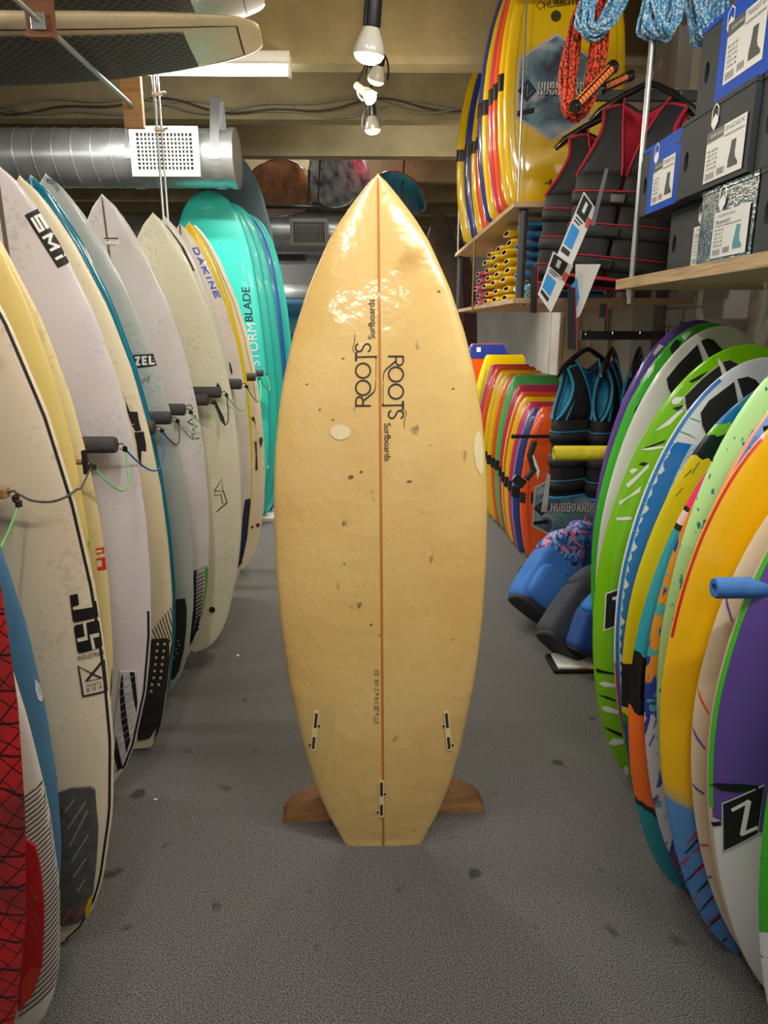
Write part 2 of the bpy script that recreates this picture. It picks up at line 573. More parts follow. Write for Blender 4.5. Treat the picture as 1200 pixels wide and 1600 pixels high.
    def band(s, name, m, l0, l1, off=0.002, parent=None):
        """a strap round the board"""
        v, f = [], []
        ks = [-1, -.99, -.96, -.9, -.6, 0, .6, .9, .96, .99, 1]
        ls = [l0 + (l1 - l0) * i / 3 for i in range(4)]
        n = None
        for l in ls:
            w = s.hw(l / s.L)
            ring = []
            for sd, kk in ((-1, ks), (1, ks[::-1][1:-1])):
                for k in kk:
                    a = s.pt(k * w, l, sd)
                    c = s.rk(l / s.L)
                    d = Vector((a[0] / w * .6, (a[1] - c) / (s.T / 2), 0))
                    if d.length > 0: d.normalize()
                    ring.append((a[0] + d.x * off, a[1] + d.y * off, a[2]))
            n = len(ring)
            v += ring
        for i in range(3):
            for k in range(n):
                f.append([i * n + k, i * n + (k + 1) % n, (i + 1) * n + (k + 1) % n, (i + 1) * n + k])
        mb = MB()
        mb.v, mb.f, mb.m = v, f, [0] * len(f)
        return mb.obj(name, m, parent or s.root, smooth=True)

# ------------------------------------------------------------------ the room
BLACK = mat('black_print', (16, 16, 18), .55)
WHITE = mat('white_print', (235, 234, 230), .5)
def carpet():
    m = bpy.data.materials.new('grey_carpet')
    m.use_nodes = True
    nt = m.node_tree
    b = nt.nodes['Principled BSDF']
    b.inputs['Roughness'].default_value = .95
    b.inputs['Specular IOR Level'].default_value = .1
    tc = nt.nodes.new('ShaderNodeTexCoord')
    def noise(sc, det=2):
        n = nt.nodes.new('ShaderNodeTexNoise')
        n.inputs['Scale'].default_value = sc
        n.inputs['Detail'].default_value = det
        nt.links.new(tc.outputs['Object'], n.inputs['Vector'])
        return n
    n1 = noise(330)
    r1 = nt.nodes.new('ShaderNodeValToRGB')
    r1.color_ramp.elements[0].position = .36
    r1.color_ramp.elements[0].color = lin((48, 47, 47))
    r1.color_ramp.elements[1].position = .64
    r1.color_ramp.elements[1].color = lin((132, 130, 127))
    nt.links.new(n1.outputs['Fac'], r1.inputs[0])
    n2 = noise(9, 1)                                  # trodden-in stains
    r2 = nt.nodes.new('ShaderNodeValToRGB')
    r2.color_ramp.elements[0].position = .70
    r2.color_ramp.elements[0].color = (1, 1, 1, 1)
    r2.color_ramp.elements[1].position = .76
    r2.color_ramp.elements[1].color = (.42, .41, .4, 1)
    nt.links.new(n2.outputs['Fac'], r2.inputs[0])
    mx = nt.nodes.new('ShaderNodeMix')
    mx.data_type = 'RGBA'
    mx.blend_type = 'MULTIPLY'
    mx.inputs[0].default_value = 1
    nt.links.new(r1.outputs[0], mx.inputs[6])
    nt.links.new(r2.outputs[0], mx.inputs[7])
    nt.links.new(mx.outputs[2], b.inputs['Base Color'])
    bp = nt.nodes.new('ShaderNodeBump')
    bp.inputs['Strength'].default_value = .6
    bp.inputs['Distance'].default_value = .004
    nt.links.new(n1.outputs['Fac'], bp.inputs['Height'])
    nt.links.new(bp.outputs[0], b.inputs['Normal'])
    return m
XL, XR, YF, YB, ZC = -4.2, 1.5, -2.6, 13.0, 3.2
struct(MB().box(XL, XR + .2, YF, YB, -.1, 0).obj('floor', carpet()))
CONC = mat('bare_concrete', (184, 170, 132), .85, c2=(152, 140, 110), nscale=3.5, lo=.3, hi=.75, bump=.25, bscale=30)
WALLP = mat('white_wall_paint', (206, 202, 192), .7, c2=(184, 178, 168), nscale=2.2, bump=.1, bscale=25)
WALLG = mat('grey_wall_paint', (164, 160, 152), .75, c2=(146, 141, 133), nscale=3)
struct(MB().box(XL, XR + .2, YF, YB, ZC, ZC + .15).obj('ceiling', CONC))
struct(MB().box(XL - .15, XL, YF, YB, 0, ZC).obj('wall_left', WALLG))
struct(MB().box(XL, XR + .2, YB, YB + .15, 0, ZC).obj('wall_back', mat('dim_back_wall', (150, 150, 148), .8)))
wf = MB()  # unseen front wall, left open to let the soft fill in
wf.box(XL, XR + .2, YF - .15, YF, 0, .35)
wf.box(XL, XR + .2, YF - .15, YF, 2.75, ZC)
wf.box(XL, XL + .5, YF - .15, YF, .35, 2.75)
wf.box(XR - .3, XR + .2, YF - .15, YF, .35, 2.75)
struct(wf.obj('wall_front', WALLP))
# concrete ribs under the ceiling slab
for k in range(-6, 9):
    y = 4.15 + 1.03 * k
    mb = MB()
    mb.add([(XL, y + .035, ZC), (XL, y, 2.75), (XL, y + .13, 2.75), (XL, y + .1, ZC), (XR + .2, y + .035, ZC), (XR + .2, y, 2.75), (XR + .2, y + .13, 2.75), (XR + .2, y + .1, ZC)],
           [[0, 1, 2, 3], [7, 6, 5, 4], [0, 4, 5, 1], [1, 5, 6, 2], [2, 6, 7, 3]])
    o = mb.obj('ceiling_beam', CONC)
    struct(o)
# right wall: painted panel, brick bay, pilasters
wr = struct(MB().box(XR, XR + .2, YF, YB, 0, ZC).obj('wall_right', WALLP))
BRICK = mat('painted_brick', (196, 192, 184), .7, c2=(176, 170, 160), nscale=6, bump=.15, bscale=40)
bme = None
rows = 0
z = 1.0
while z < 2.1:
    y = 3.12 - (.118 if rows % 2 else 0)
    while y < 3.66:
        y0, y1 = max(3.12, y), min(3.68, y + .226)
        if y1 - y0 > .04:
            o = MB().box(XR - .012 - random.random() * .003, XR + .01, y0, y1, z, z + .076, bev=.004).obj('brick', BRICK, wr)
        y += .236
    z += .086
    rows += 1
for (y0, y1, d, m) in ((2.9, 3.1, .10, WALLP), (3.7, 4.0, .07, WALLG)):
    o = MB().box(XR - d, XR + .01, y0, y1, 0, ZC, bev=.006).obj('pilaster', m, wr)
PIPE = mat('conduit_paint', (150, 142, 130), .6)
MB().tube([(XR - .015, 4.62, 1.35), (XR - .015, 4.62, 2.0)], .008).tube([(XR - .015, 4.56, 1.35), (XR - .015, 4.56, 2.0)], .008).obj('conduit', PIPE, wr)
MB().box(XR - .03, XR, 4.50, 4.68, 1.24, 1.36, bev=.004).obj('socket_box', mat('socket_box_paint', (178, 170, 158), .6), wr)
for y in (5.2, 5.62, 6.05):
    MB().box(XR - .02, XR, y, y + .38, .8, 1.9, bev=.004).obj('panel', WALLP, wr)

# cables clipped along the second beam
CAB = mat('pale_cable', (150, 145, 132), .6)
CABD = mat('dark_cable', (70, 66, 60), .6)
yb = 4.15 + 1.03 - .03
for k in range(3):
    pts = []
    for i in range(61):
        x = -3.2 + 4.0 * i / 60
        sag = .035 * math.sin(x * 4.1 + k * 1.3) + .02 * math.sin(x * 9.0 + k)
        pts.append((x, yb - .01 * k, 2.80 + .012 * k + sag))
    o = MB().tube(pts, .006 if k else .007, n=6).obj('beam_cable', CAB if k != 1 else CABD)
    tag(o, ['pale cable sagging lowest along the concrete beam', 'dark thin cable running along the concrete beam', 'pale cable strung highest along the concrete beam'][k], 'cable', 'cables along the concrete beam')

# ------------------------------------------------------------------ ceiling battens (fixtures; their light is set at the top)
HOUS = mat('batten_white', (232, 232, 226), .45)
GLOW = mat('lit_tube', (255, 255, 250), .5, emit=((255, 252, 244), 9.0))
BL = ['white batten light beside the surfboard rack under the paddle boards', 'white batten light above the camera end of the aisle', 'white batten light over the far left of the shop', 'white batten light over the near wakesurf boards',
      'white batten light behind the camera by the open front wall', 'unseen added batten light brightening the far end of the shop', 'unseen added batten light brightening the far bodyboards and floor', 'distant lit tube low in front of the blue poster']
for (x, y, z, ln, w, ax), lb in zip(BATTENS, BL):
    r = empty('batten_light_fitting', (x, y, z), (0, 0, 0 if ax else D(90)), lb, 'light', 'ceiling battens')
    MB().box(-ln / 2, ln / 2, -.06, .06, .0, .06, bev=.006).obj('housing', HOUS, r)
    MB().tube([(-ln / 2 + .01, 0, -.02), (ln / 2 - .01, 0, -.02)], .019, n=12).obj('tube', GLOW, r, smooth=True)
    mb = MB()
    mb.box(-ln / 2, -ln / 2 + .015, -.03, .03, -.042, .002, bev=.003)
    mb.box(ln / 2 - .015, ln / 2, -.03, .03, -.042, .002, bev=.003)
    mb.obj('end_cap', HOUS, r)
    if 2.68 < z < 2.9:
        MB().box(-.12, .12, .055, .1, .015, .05, bev=.003).obj('mounting_box', HOUS, r)
    for sx in (-1, 1) if z < 2.68 else ():
        MB().tube([(sx * ln * .35, 0, .06), (sx * ln * .35, 0, ZC - z)], .004, n=6).obj('suspension_rod', PIPE, r)
    if z > 2.9:
        MB().box(-.2, .2, -.05, .05, .06, ZC - z + .001, bev=.004).obj('mounting_box', HOUS, r)

# ------------------------------------------------------------------ track lamps
TRK = mat('black_track', (24, 24, 26), .4)
tr = empty('lighting_track', (0, 0, 0), label='black lighting track running along the aisle ceiling', cat='track')
MB().box(-.012, .022, 1.6, 4.08, 2.705, 2.735, bev=.003).obj('rail', TRK, tr)
for y in (1.9, 3.0, 3.9):
    MB().tube([(.005, y, 2.73), (.005, y, ZC)], .004, n=6).obj('hanger_rod', TRK, tr)
BULB = mat('opal_bulb_glass', (226, 222, 208), .25, coat=.4)
BULBL = mat('lit_bulb_face', (255, 246, 220), .4, emit=((255, 232, 180), 3.0))
BULBC = mat('silver_bulb', (190, 190, 188), .18, metal=.7)
def lamp(loc, tiltx, tilty, r, stem, body, kind, label, power=4):
    e = empty('track_lamp', loc, label=label, cat='lamp', group='lamps on the ceiling track')
    R = Matrix.Rotation(D(tiltx), 4, 'X') @ Matrix.Rotation(D(tilty), 4, 'Y')
    up = 2.71 - loc[2]
    hm = TRK if kind != 'white' else HOUS
    top = R @ Vector((0, 0, r * 1.7 + body))
    MB().tube([top, (top.x * .5 + (.005 - loc[0]) * .5, top.y, (top.z + up) / 2), (.005 - loc[0], top.y, up)], .006, n=8).obj('stem', TRK, e, smooth=True)
    MB().lathe([(0, r * 1.25), (r * .55, r * 1.25), (r * .58, r * 1.4), (r * .52, r * 1.7 + body), (r * .40, r * 1.76 + body), (0, r * 1.76 + body)], 18, R).obj('lamp_holder', hm, e, smooth=True)
    prof = [(r * .5, r * 1.3), (r * .62, r * 1.0), (r * .86, r * .5), (r, 0), (r * .97, -r * .22)]
    b = MB().lathe(prof, 24, R).obj('bulb', BULBC if kind == 'silver' else BULB, e, smooth=True)
    MB().lathe([(r * .97, -r * .22), (r * .8, -r * .5), (r * .45, -r * .68), (0, -r * .74)], 24, R).obj('lit_face', BULBL, b, smooth=True)
    if kind != 'plain':
        pts = [(R @ Vector((r * 1.25 * math.cos(D(a)), 0, r * .1 + r * 2.3 * max(0, math.sin(D(a)))))) for a in range(0, 181, 15)]
        MB().tube(pts, .0045, n=6).obj('yoke', hm, e, smooth=True)
    else:
        pts = [top + R @ Vector((.03 + .03 * math.cos(D(a)), 0, -.01 + .018 * math.sin(D(a)))) for a in range(-170, 171, 20)]
        MB().tube(pts, .004, n=6).obj('loop_handle', hm, e, smooth=True)
        MB().box(-.035, -.02, -.012, .012, r * 1.5 + body * .7, r * 1.5 + body * .7 + .03, bev=.003, M=R).obj('clamp_screw', hm, e)
    ld = bpy.data.lights.new('bulb_glow', 'POINT')
    ld.energy = power
    sd = bpy.data.lights.new('bulb_beam', 'SPOT')
    sd.energy = power * (1.2 if kind == 'plain' else 4.5)
    sd.color = (1.0, .92, .76)
    sd.spot_size = D(95)
    sd.spot_blend = .9
    sd.shadow_soft_size = .06
    so = bpy.data.objects.new('bulb_beam', sd)
    COL.objects.link(so)
    so.parent = e
    so.matrix_local = Matrix.Rotation(D(tiltx * .3), 4, 'X') @ Matrix.Translation((0, 0, -r * 1.6))
    ld.color = (1.0, .86, .62)
    ld.shadow_soft_size = .03
    lo = bpy.data.objects.new('bulb_glow', ld)
    COL.objects.link(lo)
    lo.parent = e
    lo.matrix_local = R @ Matrix.Translation((0, 0, -r * 1.6))
p = at(577, 80, Y=2.38)
lamp(p, 8, 6, .047, .1, .11, 'plain', 'track lamp with large opal bulb and black holder, nearest of the four', 7)
p = at(588, 122, Y=3.55)
lamp(p, 22, 14, .040, .1, .02, 'yoke', 'track lamp with glowing cream bulb in a black yoke, second from the front', 5)
p = at(578, 152, Y=3.8)
lamp(p, -38, -38, .034, .1, .05, 'white', 'small white tilted track lamp, third from the front', 2.5)
p = at(582, 200, Y=4.05)
lamp(p, 6, -4, .043, .1, .06, 'silver', 'track lamp with silver reflector bulb, farthest of the four', 2.5)

# ------------------------------------------------------------------ ventilation ducts
GALV = mat('galvanised_steel', (206, 210, 212), .34, metal=.75, c2=(176, 180, 182), nscale=5, bump=.05, bscale=8)
def duct(name, label, x0, x1, y, z, r, grilles, straps, seams, zc=2.75, shade=GALV):
    e = empty(name, (x0, y, z), label=label, cat='duct')
    n = 40
    MB().tube([(0, 0, 0), (x1 - x0, 0, 0)], r, n=36, cap=True).obj('pipe', shade, e, smooth=True)
    if seams:
        k = 0
        while k * .115 < (x1 - x0) - .05:
            pts = [(k * .115 + .05 * (a / 24.0), (r + .001) * math.cos(2 * math.pi * a / 24), (r + .001) * math.sin(2 * math.pi * a / 24)) for a in range(25)]
            MB().tube(pts, .0035, n=5, cap=False).obj('seam', shade, e, smooth=True)
            k += 1
    MB().tube([(x1 - x0 - .03, 0, 0), (x1 - x0 + .004, 0, 0)], r + .006, n=36).obj('end_collar', shade, e, smooth=True)
    for sx in straps:
        mb = MB()
        q = []
        for a in range(0, 181, 12):
            q.append((math.cos(D(180 + a)) * (r + .004), math.sin(D(180 + a)) * (r + .004)))
        q = [(-(r + .004), 0.02)] + q + [(r + .004, .02)]
        q = [(-r * .35, zc - z)] + q + [(r * .35, zc - z)]
        for i in range(len(q) - 1):
            (a, b), (c, d) = q[i], q[i + 1]
            mb.add([(sx - x0 - .028, a, b), (sx - x0 + .028, a, b), (sx - x0 + .028, c, d), (sx - x0 - .028, c, d), ], [[0, 1, 2, 3]])
        o = mb.obj('hanger_strap', shade, e)
        md = o.modifiers.new('thickness', 'SOLIDIFY')
        md.thickness = .003
    for (gx, gz, w, h, proud, m, mdk) in grilles:
        g = MB().box(gx - x0 - w / 2, gx - x0 + w / 2, -r - proud, -r * .2, gz - z - h / 2, gz - z + h / 2).obj('grille_box', shade, e)
        f = .16 * h
        mb = MB()
        X0, X1, Z0, Z1 = gx - x0 - w / 2 - .02, gx - x0 + w / 2 + .02, gz - z - h / 2 - .02, gz - z + h / 2 + .02
        for (a, b, c, d) in ((X0, X1, Z1 - f, Z1), (X0, X1, Z0, Z0 + f), (X0, X0 + f, Z0 + f, Z1 - f), (X1 - f, X1, Z0 + f, Z1 - f)):
            mb.box(a, b, -r - proud - .014, -r - proud, c, d, bev=.002)
        mb.obj('grille_frame', m, g)
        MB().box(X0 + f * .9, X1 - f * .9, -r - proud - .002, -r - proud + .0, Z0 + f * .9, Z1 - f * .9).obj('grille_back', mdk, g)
        mb = MB()
        nx, nz = 15, 9
        for i in range(1, nx):
            xx = X0 + f + (X1 - X0 - 2 * f) * i / nx
            mb.box(xx - .0035, xx + .0035, -r - proud - .012, -r - proud - .003, Z0 + f, Z1 - f)
        for i in range(1, nz):
            zz = Z0 + f + (Z1 - Z0 - 2 * f) * i / nz
            mb.box(X0 + f, X1 - f, -r - proud - .010, -r - proud - .003, zz - .003, zz + .003)
        mb.obj('louvre_grid', m, g)
    return e
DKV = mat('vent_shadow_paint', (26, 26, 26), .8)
VW = mat('vent_white', (226, 228, 224), .4)
VG = mat('vent_grey', (150, 148, 140), .5)
c = at(258, 237, Y=4.55)
duct('spiral_duct', 'galvanised spiral duct with white grille hung below the beam at upper left', -4.1, -.83, 4.75, 2.42, .165, [(c.x, c.z, .36, .23, .03, VW, DKV)], [-1.43, -.93], True)
c = at(483, 363, Y=7.6)
duct('far_duct', 'far galvanised duct with grey grille behind the yellow board nose', -3.6, .25, 7.85, 2.36, .2, [(c.x, c.z, .34, .22, .05, VG, DKV)], [-1.4, -.2], False, zc=3.2)
c = at(455, 396, Y=10.2)
duct('distant_duct', 'most distant slim duct with small grille near the back wall', -3.6, .1, 10.4, 2.42, .16, [(c.x, c.z, .36, .16, .04, VG, DKV)], [-1.2], False)
c = at(455, 455, Y=11.6)
duct('low_pipe', 'fat silver pipe running low in front of the blue poster', XL, .2, 11.8, c.z, .12, [], [-3.0, -1.6, -.1], False)
# blue poster on the back wall
pe = empty('wave_poster', (-1.9, YB - .02, 1.30), label='large blue wave poster on the back wall seen between boards', cat='poster')
MB().box(-1.6, 2.2, -.01, .01, 0, .75).obj('sheet', zmat('wave_poster_print', [(0, (150, 225, 245)), (.22, (110, 205, 240)), (.30, (40, 140, 215)), (.42, (95, 175, 235)), (.75, (120, 190, 240))], wob=.05, wscale=2, rough=.5, coat=0, interp='LINEAR', L=.75), pe)
MB().box(-1.63, 2.23, -.018, .012, -.03, 0).box(-1.63, 2.23, -.018, .012, .75, .78).obj('poster_rail', VG, pe)
# slender rods that hang the board rack
ROD = mat('zinc_rod', (176, 180, 180), .35, metal=.7)
a, b = at(243, 128, Y=3.9), at(257, 345, Y=3.9)
hr = empty('hanging_rack_rod', (a.x, a.y, b.z), label='pair of thin steel rods hanging in front of the duct grille', cat='rod')
H = ZC - b.z
MB().tube([(-.01, 0, -.6), (-.01, 0, H)], .007).obj('rod', ROD, hr, smooth=True)
MB().tube([(.012, 0, -.6), (.012, 0, H)], .006).obj('rod', ROD, hr, smooth=True)
for zz in (a.z - b.z - .06, a.z - b.z - .22):
    MB().box(-.022, .026, -.012, .012, zz, zz + .016, bev=.003).tube([(.02, 0, zz + .008), (.045, 0, zz + .016)], .006).obj('clip', ROD, hr)

# ------------------------------------------------------------------ the yellowed board in the aisle
def resin():
    m = mat('yellowed_resin', (228, 194, 124), .22, coat=.8, c2=(214, 172, 100), nscale=3.2, lo=.35, hi=.75, bump=.30, bscale=17)
    nt = m.node_tree
    b = nt.nodes['Principled BSDF']
    src = b.inputs['Base Color'].links[0].from_socket
    tc = nt.nodes.new('ShaderNodeTexCoord')
    def layer(src, scale, a, z, col, det=6, st=(1, 1, 1)):
        mp = nt.nodes.new('ShaderNodeMapping')
        mp.inputs['Scale'].default_value = st
        nt.links.new(tc.outputs['Object'], mp.inputs[0])
        n = nt.nodes.new('ShaderNodeTexNoise')
        n.inputs['Scale'].default_value = scale
        n.inputs['Detail'].default_value = det
        nt.links.new(mp.outputs[0], n.inputs['Vector'])
        r = nt.nodes.new('ShaderNodeValToRGB')
        r.color_ramp.elements[0].position = a
        r.color_ramp.elements[0].color = (0, 0, 0, 1)
        r.color_ramp.elements[1].position = z
        r.color_ramp.elements[1].color = (1, 1, 1, 1)
        nt.links.new(n.outputs['Fac'], r.inputs[0])
        mx = nt.nodes.new('ShaderNodeMix')
        mx.data_type = 'RGBA'
        nt.links.new(r.outputs[0], mx.inputs[0])
        nt.links.new(src, mx.inputs[6])
        mx.inputs[7].default_value = lin(col)
        return mx.outputs[2]
    out = layer(src, 2.0, .55, .8, (234, 200, 132), 3)
    out = layer(out, 26, .70, .78, (120, 100, 62), 4, (1, 1, .6))
    out = layer(out, 5.5, .66, .74, (196, 158, 88), 6)
    nt.links.new(out, b.inputs['Base Color'])
    return m
CB = Board('surfboard', 'yellowed squash-tail surfboard standing alone in the middle of the aisle', 'surfboard', None, 1.765, .527, .058, MAIN, X=.025, Y=1.664, lean=-.36, back=.9, flare=.075, kick=.03, mats=[resin()], nt=64, ns=14, part='hull')
INK = mat('faded_black_ink', (40, 38, 34), .4)
CB.line('stringer', mat('orange_stringer', (188, 118, 34), .3, coat=.4), w=.0062)
def q5(x, y): return (540 + x / 5.336, 440 + y / 5.336)
w5 = 13 / 5.336
S = []
S += stroke([q5(354, 622), q5(486, 622)], w5)
S += stroke([q5(*p) for p in ((480, 622), (480, 668), (470, 690), (450, 697), (430, 690), (420, 670), (420, 622))], w5)
S += stroke([q5(*p) for p in ((425, 655), (385, 690), (345, 722), (325, 745), (316, 775), (313, 840))], [w5, w5, w5 * .9, w5 * .7, w5 * .5, w5 * .3])
for cy in (772, 915):
    S += stroke([q5(*p) for p in circ(420, cy, 61, n=28)], w5, True)
S += stroke([q5(478, 994), q5(478, 1062)], w5 * 1.35)
S += stroke([q5(478, 1028), q5(310, 1032)], w5 * .9)
S += stroke([q5(312, 1016), q5(312, 1040)], w5)
S += stroke([q5(313, 852), q5(311, 1020)], w5 * .3)
S += stroke([q5(*p) for p in [(358 + 125 * b_, 1072 + 68 * a_) for a_, b_ in ((1, .82), (.75, .98), (.35, 1.0), (.05, .86), (.05, .66), (.35, .53), (.65, .46), (.95, .32), (.95, .12), (.65, 0), (.25, .02), (0, .18))]], w5)
S += stroke([q5(*p) for p in ((440, 1078), (465, 1066), (490, 1068), (506, 1086), (504, 1110), (494, 1140), (489, 1170), (490, 1218))], w5 * .35)
lg = CB.lay('logo', S, INK)
lg['label'] = 'black ROOTS lettering reading down'
CB.text('logo_line', 'Surfboards', q5(320, 1180), q5(324, 1494), q5(376, 1176), INK, parent=lg)
cx, cy = q5(283, 828)
S2 = [[(2 * cx - x, 2 * cy - y) for (x, y) in p] for p in S]
lg2 = CB.lay('logo', S2, INK)
lg2['label'] = 'black ROOTS lettering reading up'
CB.text('logo_line', 'Surfboards', q5(246, 476), q5(242, 146), q5(190, 478), INK, parent=lg2)
CB.text('pencil_note', "5'7 x 20 1/4 x 2 1/4  31l", (592, 1130), (592.5, 1046), (584, 1129), mat('pencil', (104, 84, 48), .6))
REP = mat('pale_repair', (232, 212, 168), .3, coat=.4)
CB.lay('repair_patch', [circ(532, 675, 16, 12, 22)], REP)
CB.lay('repair_patch', [[(747, 672), (752, 680), (755, 700), (755, 735), (751, 742), (744, 730), (740, 705), (741, 685)]], REP)
CB.lay('repair_patch', [[(464, 1118), (482, 1108), (520, 1095), (524, 1118), (515, 1160), (505, 1205), (498, 1225), (485, 1190)]], mat('pale_repair_low', (214, 182, 116), .25, coat=.5))
DIRT = mat('scuff_mark', (118, 96, 58), .7)
for (x, y, s) in ((536, 560, 3), (548, 745, 6), (565, 737, 4), (640, 752, 5), (538, 880, 3), (561, 917, 1.6), (557, 930, 1.6), (553, 944, 1.6), (569, 915, 1.4), (580, 975, 3.5), (644, 948, 1.4), (708, 998, 1.5), (691, 1021, 1.3), (672, 695, 2), (686, 455, 4), (708, 607, 3), (520, 656, 3), (593, 992, 2.5), (600, 800, 2), (480, 600, 3), (500, 640, 3)):
    a = random.random() * 3
    CB.lay('ding', [[(x + s * math.cos(t * .9 + a) * (.5 + random.random() * .5), y + s * .6 * math.sin(t * .9 + a) * (.4 + random.random() * .6)) for t in range(7)]], DIRT)
FB = mat('cream_fin_box', (232, 212, 160), .35)
SLOT = mat('dark_slot', (58, 48, 34), .6)
STEEL = mat('small_screw', (70, 64, 54), .4, metal=.6)
def fin_box(x0, y0, x1, y1, sd):
    a, b = Vector((x0, y0)), Vector((x1, y1))
    u = (b - a).normalized()
    v = Vector((-u.y, u.x))
    def P(k, o): q = a + (b - a) * k + v * o; return (q.x, q.y)
    fb = CB.lay('fin_box', [[P(-.02, -4), P(1.02, -4), P(1.02, 4), P(-.02, 4)]], FB, thick=.0012)
    for k0, k1 in ((.03, .42), (.66, .97)):
        CB.lay('slot', [[P(k0, -2.2), P(k1, -2.2), P(k1, 2.2), P(k0, 2.2)]], SLOT, off=.003, parent=fb)
    for k, o in ((.36, 5.5 * sd), (.88, -5.5 * sd)):
        q = P(k, o)
        CB.lay('screw', [circ(q[0], q[1], 2.0, n=10)], STEEL, off=.003, parent=fb)
        q = P(k, o * .75)
        CB.lay('lug', [circ(q[0], q[1], 4.0, n=12)], FB, off=.0016, parent=fb)
fin_box(495, 1112, 489, 1171, -1)
fin_box(697, 1112, 702, 1171, 1)
fin_box(596, 1220, 596, 1275, -1)

# wooden stand behind its tail
PLY = mat('stand_plywood_face', (176, 134, 84), .6, c2=(140, 100, 58), nscale=9, stretch=(1, 1, 6))
PLYE = mat('stand_plywood_edge', (134, 92, 52), .65, c2=(84, 54, 30), nscale=40, stretch=(.4, 8, 8), bump=.3)
st = empty('board_stand', (.03, 1.83, 0), (0, 0, D(4)), 'low plywood rocker-shaped stand behind the tail of the yellow surfboard', 'board stand')
def rocker(x0, x1, hi):
    n = 14
    q = []
    for i in range(n + 1):
        t = i / n
        q.append((x0 + (x1 - x0) * t, .008 + hi * (1 - (1 - t) ** 2) ** .6))
    return [(x0, .0)] + q + [(x1, 0)]
for sg in (-1, 1):
    q = [(sg * p[0], p[1]) for p in rocker(.305, .10, .085)]
    mb = MB()
    mb.prism(q if sg < 0 else q[::-1], -.02, .045)
    o = mb.obj('rocker_end', [PLY, PLYE], st)
    for p in o.data.polygons:
        if abs(p.normal.y) < .5: p.material_index = 1
MB().box(-.12, .12, .0, .03, .0, .09, bev=.004).obj('cross_bar', PLY, st)
MB().box(-.11, -.07, .03, .12, .0, .35, bev=.004).box(.07, .11, .03, .12, 0, .35, bev=.004).obj('upright', PLY, st)

# ------------------------------------------------------------------ the rack of surfboards on the left
G = 'surfboards standing in the left rack'
def LBd(label, X, Y, lean, L, W, out, m, flare=-.04, kick=-.012, T=.052, back=0, rails=None):
    return Board('surfboard', label, 'surfboard', G, L, W, T, out, X=X, Y=Y, lean=lean, back=back, flare=flare, kick=kick, mats=[m] + ([rails] if rails else []))
def foam(name, c, c2, sc=4.0, rough=.3, coat=.25, lo=.4, hi=.75, dirt=True):
    return mat(name, c, rough, coat=coat, c2=c2, nscale=sc, lo=lo, hi=hi, dirt=(tuple(int(v * .74) for v in c), 70.0, .335) if dirt else None)
def netmat():
    m = bpy.data.materials.new('red_net_print')
    m.use_nodes = True
    nt = m.node_tree
    b = nt.nodes['Principled BSDF']
    b.inputs['Roughness'].default_value = .35
    tc = nt.nodes.new('ShaderNodeTexCoord')
    sp = nt.nodes.new('ShaderNodeSeparateXYZ')
    nz = nt.nodes.new('ShaderNodeTexNoise')
    nz.inputs['Scale'].default_value = 9
    nt.links.new(tc.outputs['Object'], nz.inputs['Vector'])
    nt.links.new(tc.outputs['Object'], sp.inputs[0])
    def mth(op, a, c=0.0):
        q = nt.nodes.new('ShaderNodeMath')
        q.operation = op
        for i, v in enumerate((a, c)):
            if isinstance(v, (int, float)): q.inputs[i].default_value = v
            else: nt.links.new(v, q.inputs[i])
        return q.outputs[0]
    wob = mth('MULTIPLY', nz.outputs['Fac'], .05)
    def fam(kx, kz, per):
        s = mth('ADD', mth('ADD', mth('MULTIPLY', sp.outputs[0], kx), mth('MULTIPLY', sp.outputs[2], kz)), wob)
        f = mth('FRACT', mth('DIVIDE', s, per))
        return mth('LESS_THAN', f, .075)
    k = mth('MAXIMUM', mth('MAXIMUM', fam(1.0, .85, .030), fam(1.0, -.75, .033)), fam(.3, 1.0, .055))
    r = nt.nodes.new('ShaderNodeValToRGB')
    r.color_ramp.elements[0].color = lin((180, 26, 30))
    r.color_ramp.elements[0].position = .4
    r.color_ramp.elements[1].color = lin((104, 36, 38))
    r.color_ramp.elements[1].position = .68
    nt.links.new(nz.outputs['Fac'], r.inputs[0])
    mx = nt.nodes.new('ShaderNodeMix')
    mx.data_type = 'RGBA'
    nt.links.new(k, mx.inputs[0])
    nt.links.new(r.outputs[0], mx.inputs[6])
    mx.inputs[7].default_value = lin((34, 16, 16))
    nt.links.new(mx.outputs[2], b.inputs['Base Color'])
    return m
# nearest first
b1 = LBd('red surfboard with a black scribbled net pattern, nearest in the left rack', -.803, .90, 3.3, 1.846, .495, ROUND, netmat())
b2 = LBd('white surfboard with fine black stripes and red tail pad beside the net-patterned board', -.760, 1.144, -9, 1.752, .503, ROUND, foam('white_foam_warm', (226, 220, 208), (206, 198, 184)))
ps = []
for i in range(42):
    y = 1225 + i * 8.2
    ps += stroke([(30, y + 26), (60, y + 4), (80, y - 16), (97, y - 40)], 1.6)
b2.lay('stripe_print', ps, BLACK)
RP = mat('red_pad_rubber', (176, 22, 24), .6)
pd = b2.lay('tail_pad', [[(30, 1300), (45, 1311), (56, 1319), (63, 1345), (67, 1375), (70, 1410), (70, 1450), (67, 1506), (60, 1530), (49, 1555), (30, 1575)]], RP, thick=.005)
b2.lay('pad_slot', [circ(53 + (i % 2) * 5, 1383 + i * 14, 2.6, 3.4, 10) for i in range(6)], mat('pad_hole', (120, 90, 84), .8), off=.0075, parent=pd)
b2.lay('pad_edge', [[(50, 1508), (66, 1508), (56, 1545), (44, 1558), (36, 1575), (36, 1530)]], mat('orange_pad_edge', (196, 58, 26), .6), off=.0075, parent=pd)
